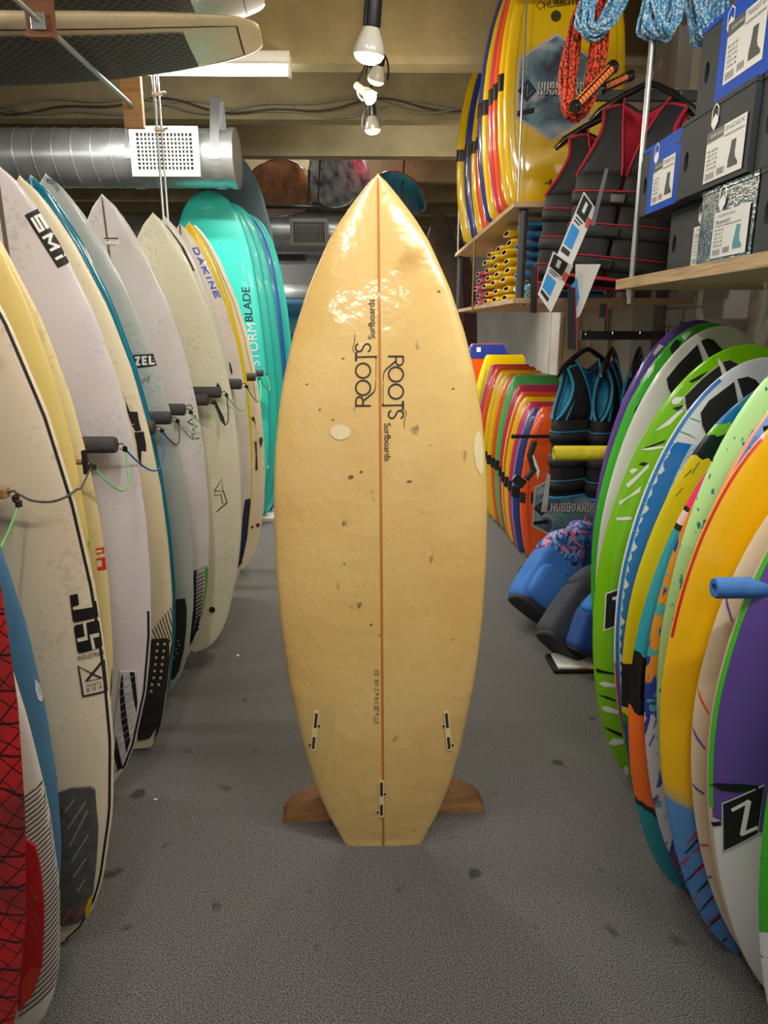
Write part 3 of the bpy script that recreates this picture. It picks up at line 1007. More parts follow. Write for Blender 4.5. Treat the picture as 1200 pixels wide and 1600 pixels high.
b3 = LBd('plain worn light blue surfboard in front of the black-railed white one', -.821, 1.262, -6.4, 1.693, .499, SQUASH, foam('worn_blue', (82, 130, 166), (66, 108, 142), 3, lo=.45, hi=.8))
b3.lay('scuff', [[(55, 1060), (62, 1066), (68, 1082), (66, 1096), (60, 1092), (56, 1078)]], mat('scuffed_white', (190, 196, 196), .8))
b4 = LBd('large cream surfboard with black pinline rail and grey tail pad', -.783, 1.378, -3.0, 1.785, .510, ROUND, foam('cream_foam', (228, 214, 188), (216, 200, 170), 2.5))
b4.rail('pinline', BLACK, .02, 1.77, w=.0048, sides=(1, -1), inset=.006)
def q4(p): return (p[0] / 4, 700 + p[1] / 4)
JB = [(437, 920), (487, 908), (496, 978), (456, 990), (459, 1012), (590, 990), (594, 953), (604, 953), (618, 1052), (470, 1088), (456, 1076)]
SB = [(463, 1122), (472, 1106), (608, 1072), (622, 1080), (643, 1228), (634, 1244), (500, 1282), (486, 1270)]
CR = MATS['cream_foam']
lg = b4.lay('logo', [[q4(p) for p in JB], [q4(p) for p in SB]], BLACK)
lg['label'] = 'big black JS letters'
b4.lay('logo_gap', [[q4(p) for p in ((520, 1094), (540, 1090), (552, 1196), (488, 1212), (484, 1188), (533, 1176))], [q4(p) for p in ((563, 1165), (620, 1152), (624, 1176), (585, 1186), (600, 1254), (580, 1258))]], CR, off=.002, parent=lg)
b4.text('logo_line', 'INDUSTRIES', q4((490, 1326)), q4((655, 1284)), q4((487, 1298)), BLACK, parent=lg)
lg = b4.lay('logo', stroke([q4(p) for p in ((650, 1322), (540, 1456), (638, 1436), (492, 1362), (522, 1550), (670, 1514), (650, 1322))], 4.2), mat('dark_logo_ink', (44, 42, 42), .5))
b4.text('logo_line', 'MAMPTA', q4((545, 1492)), q4((638, 1470)), q4((543, 1476)), BLACK, parent=lg)
b4.text('logo_line', 'B O X', q4((548, 1520)), q4((645, 1496)), q4((545, 1500)), BLACK, parent=lg)
def q6(p): return (p[0] / 2.667, 1000 + p[1] / 2.667)
PADG = mat('grey_pad_rubber', (92, 90, 88), .75, c2=(70, 68, 66), nscale=40)
pd = b4.lay('tail_pad', [[q6(p) for p in ((248, 630), (300, 612), (380, 606), (398, 618), (404, 700), (412, 780), (404, 920), (390, 1050), (365, 1140), (330, 1170), (270, 1186), (252, 1178))]], PADG, thick=.005)
LT = mat('pad_light_groove', (150, 146, 138), .7)
for (a, c_) in (((318, 652), (276, 708)), ((364, 664), (286, 780)), ((374, 800), (304, 916)), ((372, 700), (296, 850)), ((364, 900), (310, 980)), ((360, 985), (328, 1040))):
    b4.lay('groove', stroke([q6(a), q6(c_)], 2.2), LT, off=.0075, parent=pd)
for (a, c_) in (((306, 1108), (268, 1166)), ((352, 1104), (316, 1162))):
    b4.lay('groove', stroke([q6(a), q6(c_)], 2.4), mat('orange_groove', (196, 70, 40), .6), off=.0075, parent=pd)
b4.lay('yellow_corner', [[q6(p) for p in ((390, 1048), (388, 1090), (378, 1130), (362, 1144), (360, 1110), (374, 1070))]], mat('pad_yellow', (206, 166, 22), .6), off=.0078, parent=pd)
b5 = LBd('strongly yellowed surfboard with green spray by its rail, behind the cream board', -.945, 1.665, -.3, 1.849, .506, ROUND, foam('old_yellow', (222, 198, 122), (198, 172, 96), 3))
b5.lay('green_spray', [[q4(p) for p in ((550, 590), (585, 560), (588, 620), (600, 640), (606, 800), (610, 860), (590, 780), (570, 660))]], mat('green_spray', (44, 104, 34), .5, c2=(150, 160, 40), nscale=30))
b6 = LBd('pale yellowed surfboard with red block logo near its tail', -.946, 1.80, -1.6, 1.800, .507, ROUND, foam('pale_yellow_foam', (230, 212, 156), (214, 192, 132), 3))
RED = mat('red_logo_ink', (206, 32, 34), .45)
lg = b6.lay('logo', [[q4(p) for p in ((598, 628), (682, 614), (690, 655), (606, 664))], [q4(p) for p in ((604, 690), (690, 674), (700, 742), (690, 756), (612, 764))]], RED)
b6.lay('logo_gap', [[q4(p) for p in ((598, 640), (640, 634), (642, 652), (600, 657))], [q4(p) for p in ((604, 704), (636, 698), (640, 738), (608, 744))]], MATS['pale_yellow_foam'], off=.002, parent=lg)
b6.text('logo_line', 'INDUSTRIES', q4((722, 748)), q4((712, 606)), q4((706, 748)), BLACK, parent=lg)
b6.lay('tail_stripes', stroke([(176, 1046), (172, 1100), (168, 1150)], 1.4) + stroke([(182, 1040), (179, 1090), (174, 1140)], 2.4) + stroke([(186, 1036), (184, 1085), (179, 1140)], 2.4), BLACK)
LAV = foam('lavender_white', (216, 208, 212), (200, 190, 192), 5)
b7 = LBd('white surfboard with SMI sticker and silver striped tail pad', -.907, 1.932, -.3, 1.810, .537, ROUND, LAV)
b7.line('stringer', mat('grey_stringer', (96, 88, 86), .4), w=.011)
def q1(p): return (p[0] / 4, 250 + p[1] / 4)
lg = b7.lay('sticker', [[q1(p) for p in ((155, 345), (247, 304), (452, 634), (364, 676))]], BLACK)
lg['label'] = 'black sticker with white SMI letters'
b7.block('sticker_letters', 'SMI', q1((192, 364)), q1((362, 642)), q1((258, 334)), WHITE, wt=.26, off=.0035, parent=lg)
b7.rail('pinline', BLACK, .10, .62, w=.006, inset=.006)
def qd(p): return (100 + p[0] / 4, 860 + p[1] / 4)
SIL = mat('silver_pad', (206, 204, 208), .35, c2=(170, 168, 172), nscale=20)
pd = b7.lay('tail_pad', [[qd(p) for p in ((355, 752), (455, 756), (462, 860), (460, 980), (420, 1180), (390, 1270), (330, 1365), (315, 1370), (316, 1100), (340, 900))]], SIL, thick=.004)
for pol in (((415, 754), (445, 754), (464, 940), (456, 1010), (436, 900)), ((360, 790), (372, 760), (376, 860), (418, 1180), (395, 1260), (362, 1050), (352, 880)), ((330, 1150), (340, 1200), (372, 1350), (340, 1368), (318, 1280))):
    b7.lay('pad_stripe', [[qd(p) for p in pol]], BLACK, off=.0065, parent=pd)
for i in range(9):
    b7.lay('pad_groove', stroke([qd((330 + i * 2, 1230 - i * 52)), qd((440, 1130 - i * 44))], 1.0), mat('pad_groove_grey', (150, 146, 150), .6), off=.0072, parent=pd)
CRM = foam('ivory_foam', (234, 222, 190), (222, 206, 168), 3)
b8 = LBd('ivory surfboard with big black letters and dotted black tail pad', -.851, 2.185, -4.0, 1.828, .488, SQUASH, CRM)
def q3(p): return (100 + p[0] / 3.333, 560 + p[1] / 3.333)
lg = b8.lay('logo', [[q3(p) for p in ((330, 275), (384, 278), (392, 330), (400, 360), (376, 372), (366, 340), (352, 340))], [q3(p) for p in ((352, 345), (395, 345), (404, 375), (374, 380))], [q3(p) for p in ((366, 385), (416, 380), (428, 450), (430, 485), (404, 480), (402, 570), (388, 520), (378, 440))], [q3(p) for p in ((314, 180), (322, 220), (345, 280), (332, 280))]], BLACK)
b8.lay('tail_stripes', sum([stroke([qd((552 + k * 16, 495 - k * 20)), qd((606 + k * 15, 600 - k * 8))], 1.5) for k in range(9)], []) + sum([stroke([qd((560 + k * 2.5, 1195 - k * 13)), qd((600 + k * 2.0, 1160 - k * 15))], 1.6) for k in range(44)], []), BLACK)
PADK = mat('black_pad_rubber', (30, 29, 28), .7, c2=(44, 40, 38), nscale=30)
pd = b8.lay('tail_pad', [[qd(p) for p in ((548, 552), (645, 546), (660, 560), (658, 720), (645, 860), (610, 1000), (570, 1120), (540, 1168), (465, 1185), (466, 1120), (510, 900), (540, 700))]], PADK, thick=.005)
dots = []
for i in range(8):
    for j in range(2):
        dots.append(circ(*qd((590 - i * 5 + j * 42 - (0 if i < 6 else 6), 580 + i * 42)), 2.3, n=10))
b8.lay('pad_dots', dots[:15], mat('pad_dot_cream', (206, 198, 170), .5), off=.0075, parent=pd)
b9 = LBd('glossy teal surfboard between the ivory and the grey board', -.865, 2.305, -4.2, 1.859, .470, ROUND, foam('teal_resin', (0, 122, 152), (0, 112, 142), 2, rough=.15, coat=.6, dirt=False))
b9.line('stringer', mat('pale_teal_stringer', (150, 180, 180), .4), w=.005, l0=1.5)
b10 = LBd('grey-green surfboard with scuffed nose and boxed lettering behind the teal board', -.870, 2.54, -5.6, 1.911, .525, ROUND, foam('grey_green_foam', (190, 196, 190), (168, 174, 172), 3))
b10.lay('nose_scuff', [[(72, 279), (78, 275), (86, 280), (94, 296), (90, 300), (82, 288), (74, 286)]], mat('charcoal_scuff', (70, 74, 80), .8, c2=(150, 156, 160), nscale=60))
def q2(p): return (200 + p[0] / 4, 280 + p[1] / 4)
lg = b10.lay('sticker', [[q2(p) for p in ((30, 1098), (168, 1090), (182, 1166), (60, 1180))]], BLACK)
b10.block('sticker_letters', 'ZEL', q2((48, 1166)), q2((168, 1158)), q2((44, 1108)), WHITE, wt=.24, off=.0035, parent=lg)
b10.lay('signature', stroke([q2(p) for p in ((84, 1250), (92, 1278), (104, 1240), (110, 1268), (122, 1230), (128, 1275), (134, 1225))], 1.2), BLACK)
pd = b10.lay('tail_pad', [[qd(p) for p in ((692, 305), (758, 298), (768, 360), (766, 480), (750, 620), (720, 750), (690, 800), (665, 802), (680, 600))]], PADK, thick=.005)
b10.lay('pad_dots', [circ(*qd((716 - i * 6 + (i % 2) * 14, 560 + i * 26)), 1.6, n=8) for i in range(5)], MATS['pad_groove_grey'], off=.0075, parent=pd)
b11 = LBd('white surfboard with brown stringer and small nose label', -.890, 2.77, -2.2, 1.882, .514, ROUND, foam('white_foam', (222, 216, 216), (204, 196, 192), 5))
b11.line('stringer', mat('brown_stringer', (120, 84, 46), .4), w=.007)
lb = b11.lay('label_sticker', [[q1(p) for p in ((652, 488), (740, 488), (748, 532), (664, 530))]], WHITE, off=.0016)
b11.lay('label_print', [[q1(p) for p in ((652, 487), (740, 487), (741, 495), (654, 495))]] + stroke([q1((664, 504)), q1((682, 504))], 1.4) + stroke([q1((690, 506)), q1((734, 506))], .5) + stroke([q1((668, 526)), q1((732, 526))], .5), BLACK, off=.0024, parent=lb)
b11.lay('sketch', stroke([q3(p) for p in ((636, 250), (660, 240), (672, 262), (650, 270), (664, 290), (690, 300), (660, 320), (645, 330), (670, 345), (695, 350), (668, 370), (690, 385), (664, 400), (680, 418), (706, 415))], 1.6), BLACK)
pd = b11.lay('tail_pad', [[qd(p) for p in ((816, 125), (885, 90), (900, 100), (902, 200), (880, 360), (840, 480), (810, 530), (790, 600), (812, 300))]], mat('pale_pad', (176, 170, 172), .6), thick=.004)
b11.lay('pad_side', [[qd(p) for p in ((886, 92), (904, 100), (906, 220), (880, 360), (852, 430), (868, 320), (884, 220))]], mat('green_pad_side', (64, 158, 54), .5), off=.0062, parent=pd)
b11.lay('pad_bars', sum([stroke([qd((820, 160 + k * 25)), qd((886 - k * 3, 130 + k * 25))], 1.2 + k * .12) for k in range(15)], []) + [[qd(p) for p in ((814, 125), (830, 118), (826, 420), (800, 560), (788, 600))]] + [[qd(p) for p in ((830, 440), (856, 400), (836, 490), (800, 580), (794, 560))]], BLACK, off=.0066, parent=pd)
b12 = LBd('pale greenish surfboard with hand-drawn black sign and leash plug', -.808, 2.945, -.9, 1.845, .515, ROUND, foam('greenish_foam', (226, 222, 196), (214, 206, 178), 3))
b12.lay('sign', stroke([q3(p) for p in ((784, 690), (822, 626), (828, 690), (786, 690), (784, 714), (818, 708), (826, 756), (850, 752), (830, 690))], 1.4) + stroke([q3(p) for p in ((850, 752), (820, 775), (794, 800))], 1.4), BLACK)
b12.lay('logo', [[q2(p) for p in ((560, 1268), (585, 1310), (565, 1345), (545, 1330))], [q2(p) for p in ((542, 1365), (556, 1400), (600, 1490), (612, 1545), (580, 1510), (552, 1440))]], BLACK)
b12.lay('leash_plug', [circ(*qd((927, 370)), 4.6, n=16)], BLACK, thick=.003)
b13 = LBd('white surfboard with large round black swirl near its nose', -.818, 3.16, -1.0, 1.862, .470, ROUND, foam('white_foam_cool', (220, 216, 208), (206, 198, 186), 4))
b13.lay('logo', [[q2(p) for p in ((216, 296), (240, 284), (262, 312), (300, 360), (330, 400), (352, 430), (420, 575), (366, 566), (330, 480), (290, 410), (300, 415), (316, 440), (342, 500), (352, 470), (330, 420), (296, 370), (262, 345), (240, 310))]], BLACK)
b13.lay('streak_logo', [[q2(p) for p in ((600, 1340), (632, 1340), (646, 1420), (622, 1410))], [q2(p) for p in ((632, 1430), (660, 1450), (664, 1500), (640, 1470))], [q2(p) for p in ((648, 1520), (676, 1530), (680, 1575), (656, 1560))]], BLACK)
b14 = LBd('white surfboard with blue DAKINE lettering and dark blue pad', -.854, 3.46, -.4, 1.872, .509, ROUND, foam('rosy_white', (226, 214, 206), (212, 198, 190), 4))
b14.line('stringer', MATS['grey_stringer'], w=.007, l0=1.6)
b14.block('logo', 'DAKINE', q2((400, 430)), q2((546, 746)), q2((438, 424)), mat('blue_logo_ink', (36, 82, 196), .4), wt=.24)
b14.lay('diamond_logo', [[q2(p) for p in ((612, 1135), (640, 1150), (654, 1200), (640, 1240), (630, 1215), (606, 1225), (622, 1190), (606, 1190), (620, 1170))]], BLACK)
pd = b14.lay('tail_pad', [[q3(p) for p in ((944, 735), (980, 726), (978, 820), (960, 960), (935, 1040), (912, 1055), (920, 900))]], mat('navy_pad', (30, 44, 84), .6, c2=(20, 24, 40), nscale=50), thick=.004)
b14.lay('pad_patch', [[q3(p) for p in ((905, 960), (920, 830), (916, 1000), (930, 1060), (905, 1090), (890, 1060))]], BLACK, off=.007, parent=pd)
b15 = LBd('bright yellow surfboard showing as a thin band beside the DAKINE board', -.858, 3.62, -.2, 1.901, .475, ROUND, foam('yellow_band', (232, 206, 18), (226, 196, 10), 2, rough=.25))
b16 = LBd('cream round-tail surfboard with small black script, last of the left rack', -.820, 4.03, -3.4, 1.946, .484, ROUND, foam('last_cream', (238, 224, 204), (226, 208, 184), 3))
b16.rail('pinline', mat('grey_pin', (176, 160, 140), .5), 1.0, 1.9, w=.005, inset=.02)
b16.lay('script', [[q3(p) for p in ((992, 432), (1004, 434), (1006, 500), (1010, 580), (996, 584), (998, 500))], [q3(p) for p in ((1018, 412), (1034, 410), (1036, 430), (1026, 465), (1016, 440))], [q3(p) for p in ((975, 306), (992, 304), (1000, 356), (990, 330), (978, 320))]], mat('brown_ink', (70, 56, 46), .5))
b16.lay('leash_plug', [circ(*q3((980, 878)), 2.2, n=10), circ(*q3((1010, 868)), 3.2, n=12)], mat('dark_plug', (60, 54, 50), .5), thick=.002)

# soft boards at the end of the rack
AQ = foam('aqua_skin', (64, 222, 206), (54, 210, 196), 2, rough=.35, coat=.15, dirt=False)
AQD = foam('aqua_rail', (46, 186, 174), (40, 172, 164), 2, rough=.4, coat=.1, dirt=False)
GA = 'soft boards at the end of the left rack'
a1 = Board('soft_surfboard', 'aqua soft surfboard with STORMBLADE lettering', 'surfboard', GA, 2.282, .60, .075, SOFT, X=-.974, Y=4.95, lean=-2.5, flare=.03, mats=[AQ, AQD])
a1.text('logo', 'STORM', q2((826, 1166)), q2((798, 900)), q2((768, 1166)), WHITE)
a1.text('logo', 'BLADE', q2((782, 888)), q2((760, 674)), q2((732, 888)), mat('navy_ink', (24, 50, 60), .4), bold=.01)
a1.lay('nose_label', [[q2(p) for p in ((466, 176), (528, 172), (528, 184), (468, 188))]], mat('pale_aqua', (140, 240, 226), .4))
a1.lay('plug', [circ(420, 730, 3, n=10)], WHITE, thick=.002)
for (dx, dy, dl, m, md, lb) in ((.035, .13, -.04, AQ, AQD, 'aqua soft surfboard standing directly behind the STORMBLADE board'), (.065, .26, -.03, AQ, AQD, 'aqua soft surfboard, third from the front of the soft boards'),
                            (.095, .39, -.06, foam('blue_skin', (48, 124, 206), (40, 112, 190), 2), AQD, 'blue soft surfboard squeezed between aqua ones'), (.12, .52, -.06, AQ, AQD, 'rearmost aqua soft surfboard in front of the slate grey board')):
    Board('soft_surfboard', lb, 'surfboard', GA, 2.282 + dl, .60, .075, SOFT, X=-.974 + dx, Y=4.95 + dy, lean=-2.4, flare=.03, mats=[m, md])
Board('paddle_board', 'tall slate grey paddle board standing behind the aqua boards', 'surfboard', GA, 2.68, .72, .11, LONG, X=-1.02, Y=5.72, lean=-1.2, flare=.04, mats=[foam('slate_skin', (74, 98, 106), (66, 88, 96), 2, rough=.55, coat=0)])

# ------------------------------------------------------------------ rack pegs and bungee cords
FOAMG = mat('grey_foam_sleeve', (70, 68, 68), .8, c2=(56, 54, 54), nscale=60)
WOODP = mat('peg_wood', (150, 116, 78), .6)
rk = empty('board_rack', (-1.36, .8, 0), label='low wooden peg rail behind the row of surfboards', cat='rack')
MB().box(-.03, .03, 0, 4.3, 1.06, 1.16, bev=.005).obj('rail', WOODP, rk)
for y in (.1, 2.1, 4.2):
    MB().box(-.07, -.03, y - .04, y + .04, 0, 1.3, bev=.005).obj('post', WOODP, rk)
PEGS = [(12, 770, .42, 'w'), (133, 722, 0, 'k'), (183, 695, 1, 'f'), (243, 668, 1, 'f'), (268, 653, 1, 'f'), (290, 640, 1, 'f'), (326, 625, 1, 'f'), (346, 613, 1, 'f'), (378, 600, 1, 'f'), (400, 589, 1, 'f'), (412, 583, .8, 'f')]
PY = [1.322, 1.735, 1.862, 2.243, 2.42, 2.655, 2.825, 2.88, 3.06, 3.88, 4.80]
ORD = ['nearest', 'second', 'third', 'fourth', 'fifth', 'sixth', 'seventh', 'eighth', 'ninth', 'tenth', 'eleventh', 'twelfth', 'thirteenth', 'fourteenth', 'fifteenth', 'sixteenth', 'seventeenth']
tips = []
for i, ((px, py, sc, kd), y) in enumerate(zip(PEGS, PY)):
    p = at(px, py, Y=y)
    pz = p.z
    e = empty('rack_peg', (-1.33, y, pz), label='grey foam-covered peg between surfboards, %s from the camera in the left rack' % ORD[i] if kd == 'f' else ('bare wooden peg end beside the cream surfboard' if kd == 'w' else 'flat black peg end on the yellowed surfboards'), cat='peg', group='pegs of the left rack')
    ln = p.x + 1.33
    if kd == 'f':
        MB().tube([(0, 0, 0), (ln - .01, 0, 0)], .008).obj('rod', WOODP, e)
        MB().lathe([(0, 0), (.020, 0), (.0225, .004), (.0225, .33), (.020, .337), (0, .338)], 18, Matrix.Translation((ln - .34, 0, 0)) @ Matrix.Rotation(D(90), 4, 'Y')).obj('foam_sleeve', FOAMG, e, smooth=True)
    elif kd == 'w':
        MB().box(0, ln, -.012, .012, -.010, .010, bev=.003).obj('rod', WOODP, e)
        MB().box(ln - .06, ln - .03, -.014, .014, -.03, -.010).obj('under_block', BLACK, e)
    else:
        MB().tube([(0, 0, 0), (ln, 0, 0)], .007).obj('rod', WOODP, e)
        MB().box(ln - .004, ln + .004, -.010, .010, -.03, .03, bev=.002).obj('end_plate', BLACK, e)
    pts = [(ln + .0, 0, 0), (ln + .012, 0, .004), (ln + .02, 0, -.004), (ln + .014, 0, -.014), (ln + .006, 0, -.010)]
    MB().tube(pts, .0022, n=6).obj('eye_hook', STEEL, e, smooth=True)
    tips.append(Vector((p.x + .014, y, pz - .012)))
BC = {'black': mat('black_bungee', (30, 30, 32), .7, c2=(110, 104, 100), nscale=400), 'green': mat('green_bungee', (120, 190, 110), .6), 'blue': mat('blue_bungee', (28, 92, 170), .6), 'brown': mat('brown_bungee', (92, 70, 48), .7)}
def spline(P, n):
    out = []
    for i in range(len(P) - 1):
        p0, p1, p2, p3 = P[max(0, i - 1)], P[i], P[i + 1], P[min(len(P) - 1, i + 2)]
        for k in range(n):
            t = k / n
            out.append(.5 * ((2 * p1) + (p2 - p0) * t + (2 * p0 - 5 * p1 + 4 * p2 - p3) * t * t + (3 * p1 - p0 - 3 * p2 + p3) * t ** 3))
    return out + [P[-1]]
def bungee(a, b, sag, out, c, label, path=None):
    e = empty('bungee_cord', a, label=label, cat='cord', group='bungee cords between rack pegs')
    n = 18
    pts = []
    for i in range(n + 1):
        t = i / n
        q = (b - a) * t
        k = 4 * t * (1 - t)
        pts.append((q.x + out * k, q.y, q.z - sag * k))
    if path: pts = spline([Vector(q) - a for q in path], 5)
    MB().tube(pts, .0025, n=7).obj('cord', BC[c], e, smooth=True)
    for q, j in ((Vector(pts[0]), 1), (Vector(pts[-1]), -2)):
        MB().lathe([(.0, -.006), (.0062, -.006), (.0068, .006), (.0, .010)], 10, Matrix.Translation(q)).obj('ferrule', STEEL, e, smooth=True)
for i, (a, c, sag, out) in enumerate([(1, 'green', .085, .03), (2, 'blue', .09, .03), (3, 'black', .06, .02), (4, 'green', .08, .03), (5, 'green', .07, .02), (6, 'black', .1, .02), (7, 'green', .08, .02), (8, 'green', .09, .02), (9, 'green', .08, .03)]):
    a_, b_ = tips[a].copy(), tips[a + 1].copy()
    a_.x += .006; b_.x += .006
    bungee(a_, b_, sag, out, c, '%s bungee cord hanging between rack pegs, %s along from the camera' % (c, ORD[i]))
way = [tips[0], at(28, 772, Y=1.325), at(50, 782, Y=1.328), at(80, 784, Y=1.33), at(104, 776, Y=1.335), at(118, 766, Y=1.35), at(121, 764, Y=1.39), at(126, 763, Y=1.5), at(132, 752, Y=1.62), tips[1]]
bungee(tips[0], tips[1], 0, 0, 'black', 'black flecked bungee cord looped round the rail of the cream surfboard', way)
a_ = tips[0] + Vector((.004, 0, -.01))
bungee(a_, a_ + Vector((-.09, -.23, -.02)), .10, .0, 'green', 'green bungee cord hanging off the bare wooden peg at the left edge')

# ------------------------------------------------------------------ paddle boards racked under the ceiling, decks down
def axes(o, x, y, z):
    M = Matrix.Identity(4)
    for i, v in enumerate((x, y, z)):
        v = Vector(v)
        for j in range(3): M[j][i] = v[j]
    for j in range(3): M[j][3] = o[j]
    return M
def padmat():
    m = bpy.data.materials.new('diamond_groove_pad')
    m.use_nodes = True
    nt = m.node_tree
    b = nt.nodes['Principled BSDF']
    b.inputs['Roughness'].default_value = .7
    tc = nt.nodes.new('ShaderNodeTexCoord')
    mp = nt.nodes.new('ShaderNodeMapping')
    mp.inputs['Rotation'].default_value = (0, D(45), 0)
    nt.links.new(tc.outputs['Object'], mp.inputs[0])
    sp = nt.nodes.new('ShaderNodeSeparateXYZ')
    nt.links.new(mp.outputs[0], sp.inputs[0])
    def mth(op, a, c=0.0):
        q = nt.nodes.new('ShaderNodeMath')
        q.operation = op
        for i, v in enumerate((a, c)):
            if isinstance(v, (int, float)): q.inputs[i].default_value = v
            else: nt.links.new(v, q.inputs[i])
        return q.outputs[0]
    k = mth('MAXIMUM', *[mth('LESS_THAN', mth('FRACT', mth('DIVIDE', mth('ADD', sp.outputs[i], 5.0), .03)), .16) for i in (0, 2)])
    mx = nt.nodes.new('ShaderNodeMix')
    mx.data_type = 'RGBA'
    nt.links.new(k, mx.inputs[0])
    mx.inputs[6].default_value = lin((64, 60, 58))
    mx.inputs[7].default_value = lin((112, 106, 100))
    nt.links.new(mx.outputs[2], b.inputs['Base Color'])
    return m
PADM = padmat()
def sup(label, tip, yaw, L, W, T, m, pitch=0.0):
    a = D(yaw)
    zdir = Vector((math.cos(a) * math.cos(D(pitch)), math.sin(a) * math.cos(D(pitch)), math.sin(D(pitch))))
    xdir = Vector((-math.sin(a), math.cos(a), 0))
    ydir = zdir.cross(xdir)
    o = Vector(tip) - zdir * L
    B = Board('paddle_board', label, 'surfboard', 'paddle boards racked under the ceiling', L, W, T, SUPS, M=axes(o, xdir, ydir, zdir), flare=.10, kick=.05, mats=[m], p=3.2)
    n = 30
    pl = [(s * (B.hw(l / L) - .085), l) for s, rng in ((1, range(n + 1)), (-1, range(n, -1, -1))) for l in [0.3 + (L - .58) * k / n for k in rng]]
    B.lay('deck_pad', [pl], PADM, thick=.004, px=False, seg=.05)
    q = [(s * (B.hw(l / L) - .05), l) for s, rng in ((1, range(n + 1)), (-1, range(n, -1, -1))) for l in [0.2 + (L - .28) * k / n for k in rng]]
    B.lay('pinline', stroke(q, .006, True), BLACK, px=False, seg=.09)
    return B
SUPM = foam('cream_sup', (226, 208, 172), (214, 196, 158), 2, rough=.35)
SUPB = foam('brown_sup', (150, 134, 96), (132, 116, 84), 2, rough=.3)
sup('cream paddle board with dark deck pad racked under the ceiling, lower of two', (-.45, 3.27, 2.47), 4.0, 3.1, .72, .10, SUPM)
sup('olive brown paddle board racked under the ceiling, upper of two', (-.44, 3.33, 2.635), 4.0, 3.1, .64, .11, SUPB)
BLK = mat('rack_block_wood', (206, 160, 110), .55, c2=(186, 138, 88), nscale=8, stretch=(1, 1, 8))
BLKD = mat('rack_block_wood_dark', (134, 84, 50), .55, c2=(112, 66, 38), nscale=8, stretch=(1, 1, 8))
rr = empty('ceiling_board_rack', (-1.1, 2.6, 2.405), label='steel rod with wooden hanger blocks under the paddle boards', cat='rack')
MB().tube([(0, -.75, 0), (0, 1.07, 0)], .011, n=12).obj('rod', ROD, rr, smooth=True)
for (y, m, w, dz) in ((.10, BLKD, .045, -.05), (1.04, BLK, .045, -.09)):
    MB().box(-w, w, y - .016, y + .016, dz, ZC - 2.405, bev=.003).obj('hanger_block', m, rr)
MB().box(-.024, .024, .075, .083, -.03, .02, bev=.002).obj('bracket', ROD, rr)

# wrapped boards in the far ceiling racks, underside seen
WRAP = {}
def wrapped(label, px, py0, py1, Y0, Y1, W, roll, c, c2, band=None):
    a, b = at(px[0], py0, Y=Y0), at(px[1], py1, Y=Y1)
    zdir = (b - a).normalized()
    L = (b - a).length
    xdir = Vector((-1, 0, 0))
    xdir = (xdir - zdir * xdir.dot(zdir)).normalized()
    ydir = zdir.cross(xdir)
    R = Matrix.Rotation(D(roll), 4, zdir)
    xdir, ydir = R @ xdir, R @ ydir
    B = Board('wrapped_surfboard', label, 'surfboard', 'wrapped boards in the far ceiling rack', L, W, .09, LONG, M=axes(a, xdir, ydir, zdir), flare=.03, mats=[mat('wrap_%d_%d' % (c[0], c[1]), c, .12, coat=1.0, c2=c2, nscale=5, bump=.5, bscale=14, stretch=(3, 1, 1))] + ([mat('wraprail_%d' % band[0], band, .15, coat=1.0)] if band else []))
    return B
BR = mat('clear_wrap_tape', (190, 190, 188), .12, coat=1.0, bump=.4, bscale=20)
wrapped('brown plastic-wrapped board hanging flat under the far ceiling', (425, 452), 256, 340, 6.45, 7.3, .62, -12, (186, 124, 70), (130, 80, 44), (40, 34, 30))
wrapped('black and silver plastic-wrapped board tilted beside the brown wrapped one', (505, 555), 240, 318, 6.45, 7.3, .55, -26, (90, 98, 108), (210, 218, 226), (70, 72, 78))
wrapped('teal wrapped board with dark red rail just behind the yellow nose', (618, 630), 274, 338, 6.5, 7.3, .50, 12, (36, 140, 166), (26, 110, 140), (170, 24, 50))
wrapped('silver-wrapped board low beside the brown wrapped one', (388, 400), 318, 352, 6.9, 7.6, .3, 8, (160, 168, 172), (70, 76, 80))
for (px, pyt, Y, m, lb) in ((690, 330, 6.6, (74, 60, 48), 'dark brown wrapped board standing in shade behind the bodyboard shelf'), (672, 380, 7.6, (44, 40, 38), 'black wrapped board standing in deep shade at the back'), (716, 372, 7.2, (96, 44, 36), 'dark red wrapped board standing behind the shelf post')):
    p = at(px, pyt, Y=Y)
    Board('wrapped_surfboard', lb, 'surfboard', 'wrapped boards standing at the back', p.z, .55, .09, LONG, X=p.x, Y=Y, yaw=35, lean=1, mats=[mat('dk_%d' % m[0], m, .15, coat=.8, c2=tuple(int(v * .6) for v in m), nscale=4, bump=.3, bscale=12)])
for (xx, yy, zz) in ((-.85, 6.3, 2.36), (-.15, 6.5, 2.36)):
    e = empty('far_rack_arm', (xx, yy, zz), label='dark steel rack arm under the far wrapped boards, %s' % ('left one' if xx < -.5 else 'right one'), cat='rack')
    MB().tube([(-.42, 0, .02), (.42, 0, .02)], .012).obj('bar', TRK, e, smooth=True)
    for s in (-.4, .4):
        MB().tube([(s, 0, .02), (s + .05, .15, ZC - zz)], .007).obj('hanger_rod', TRK, e, smooth=True)

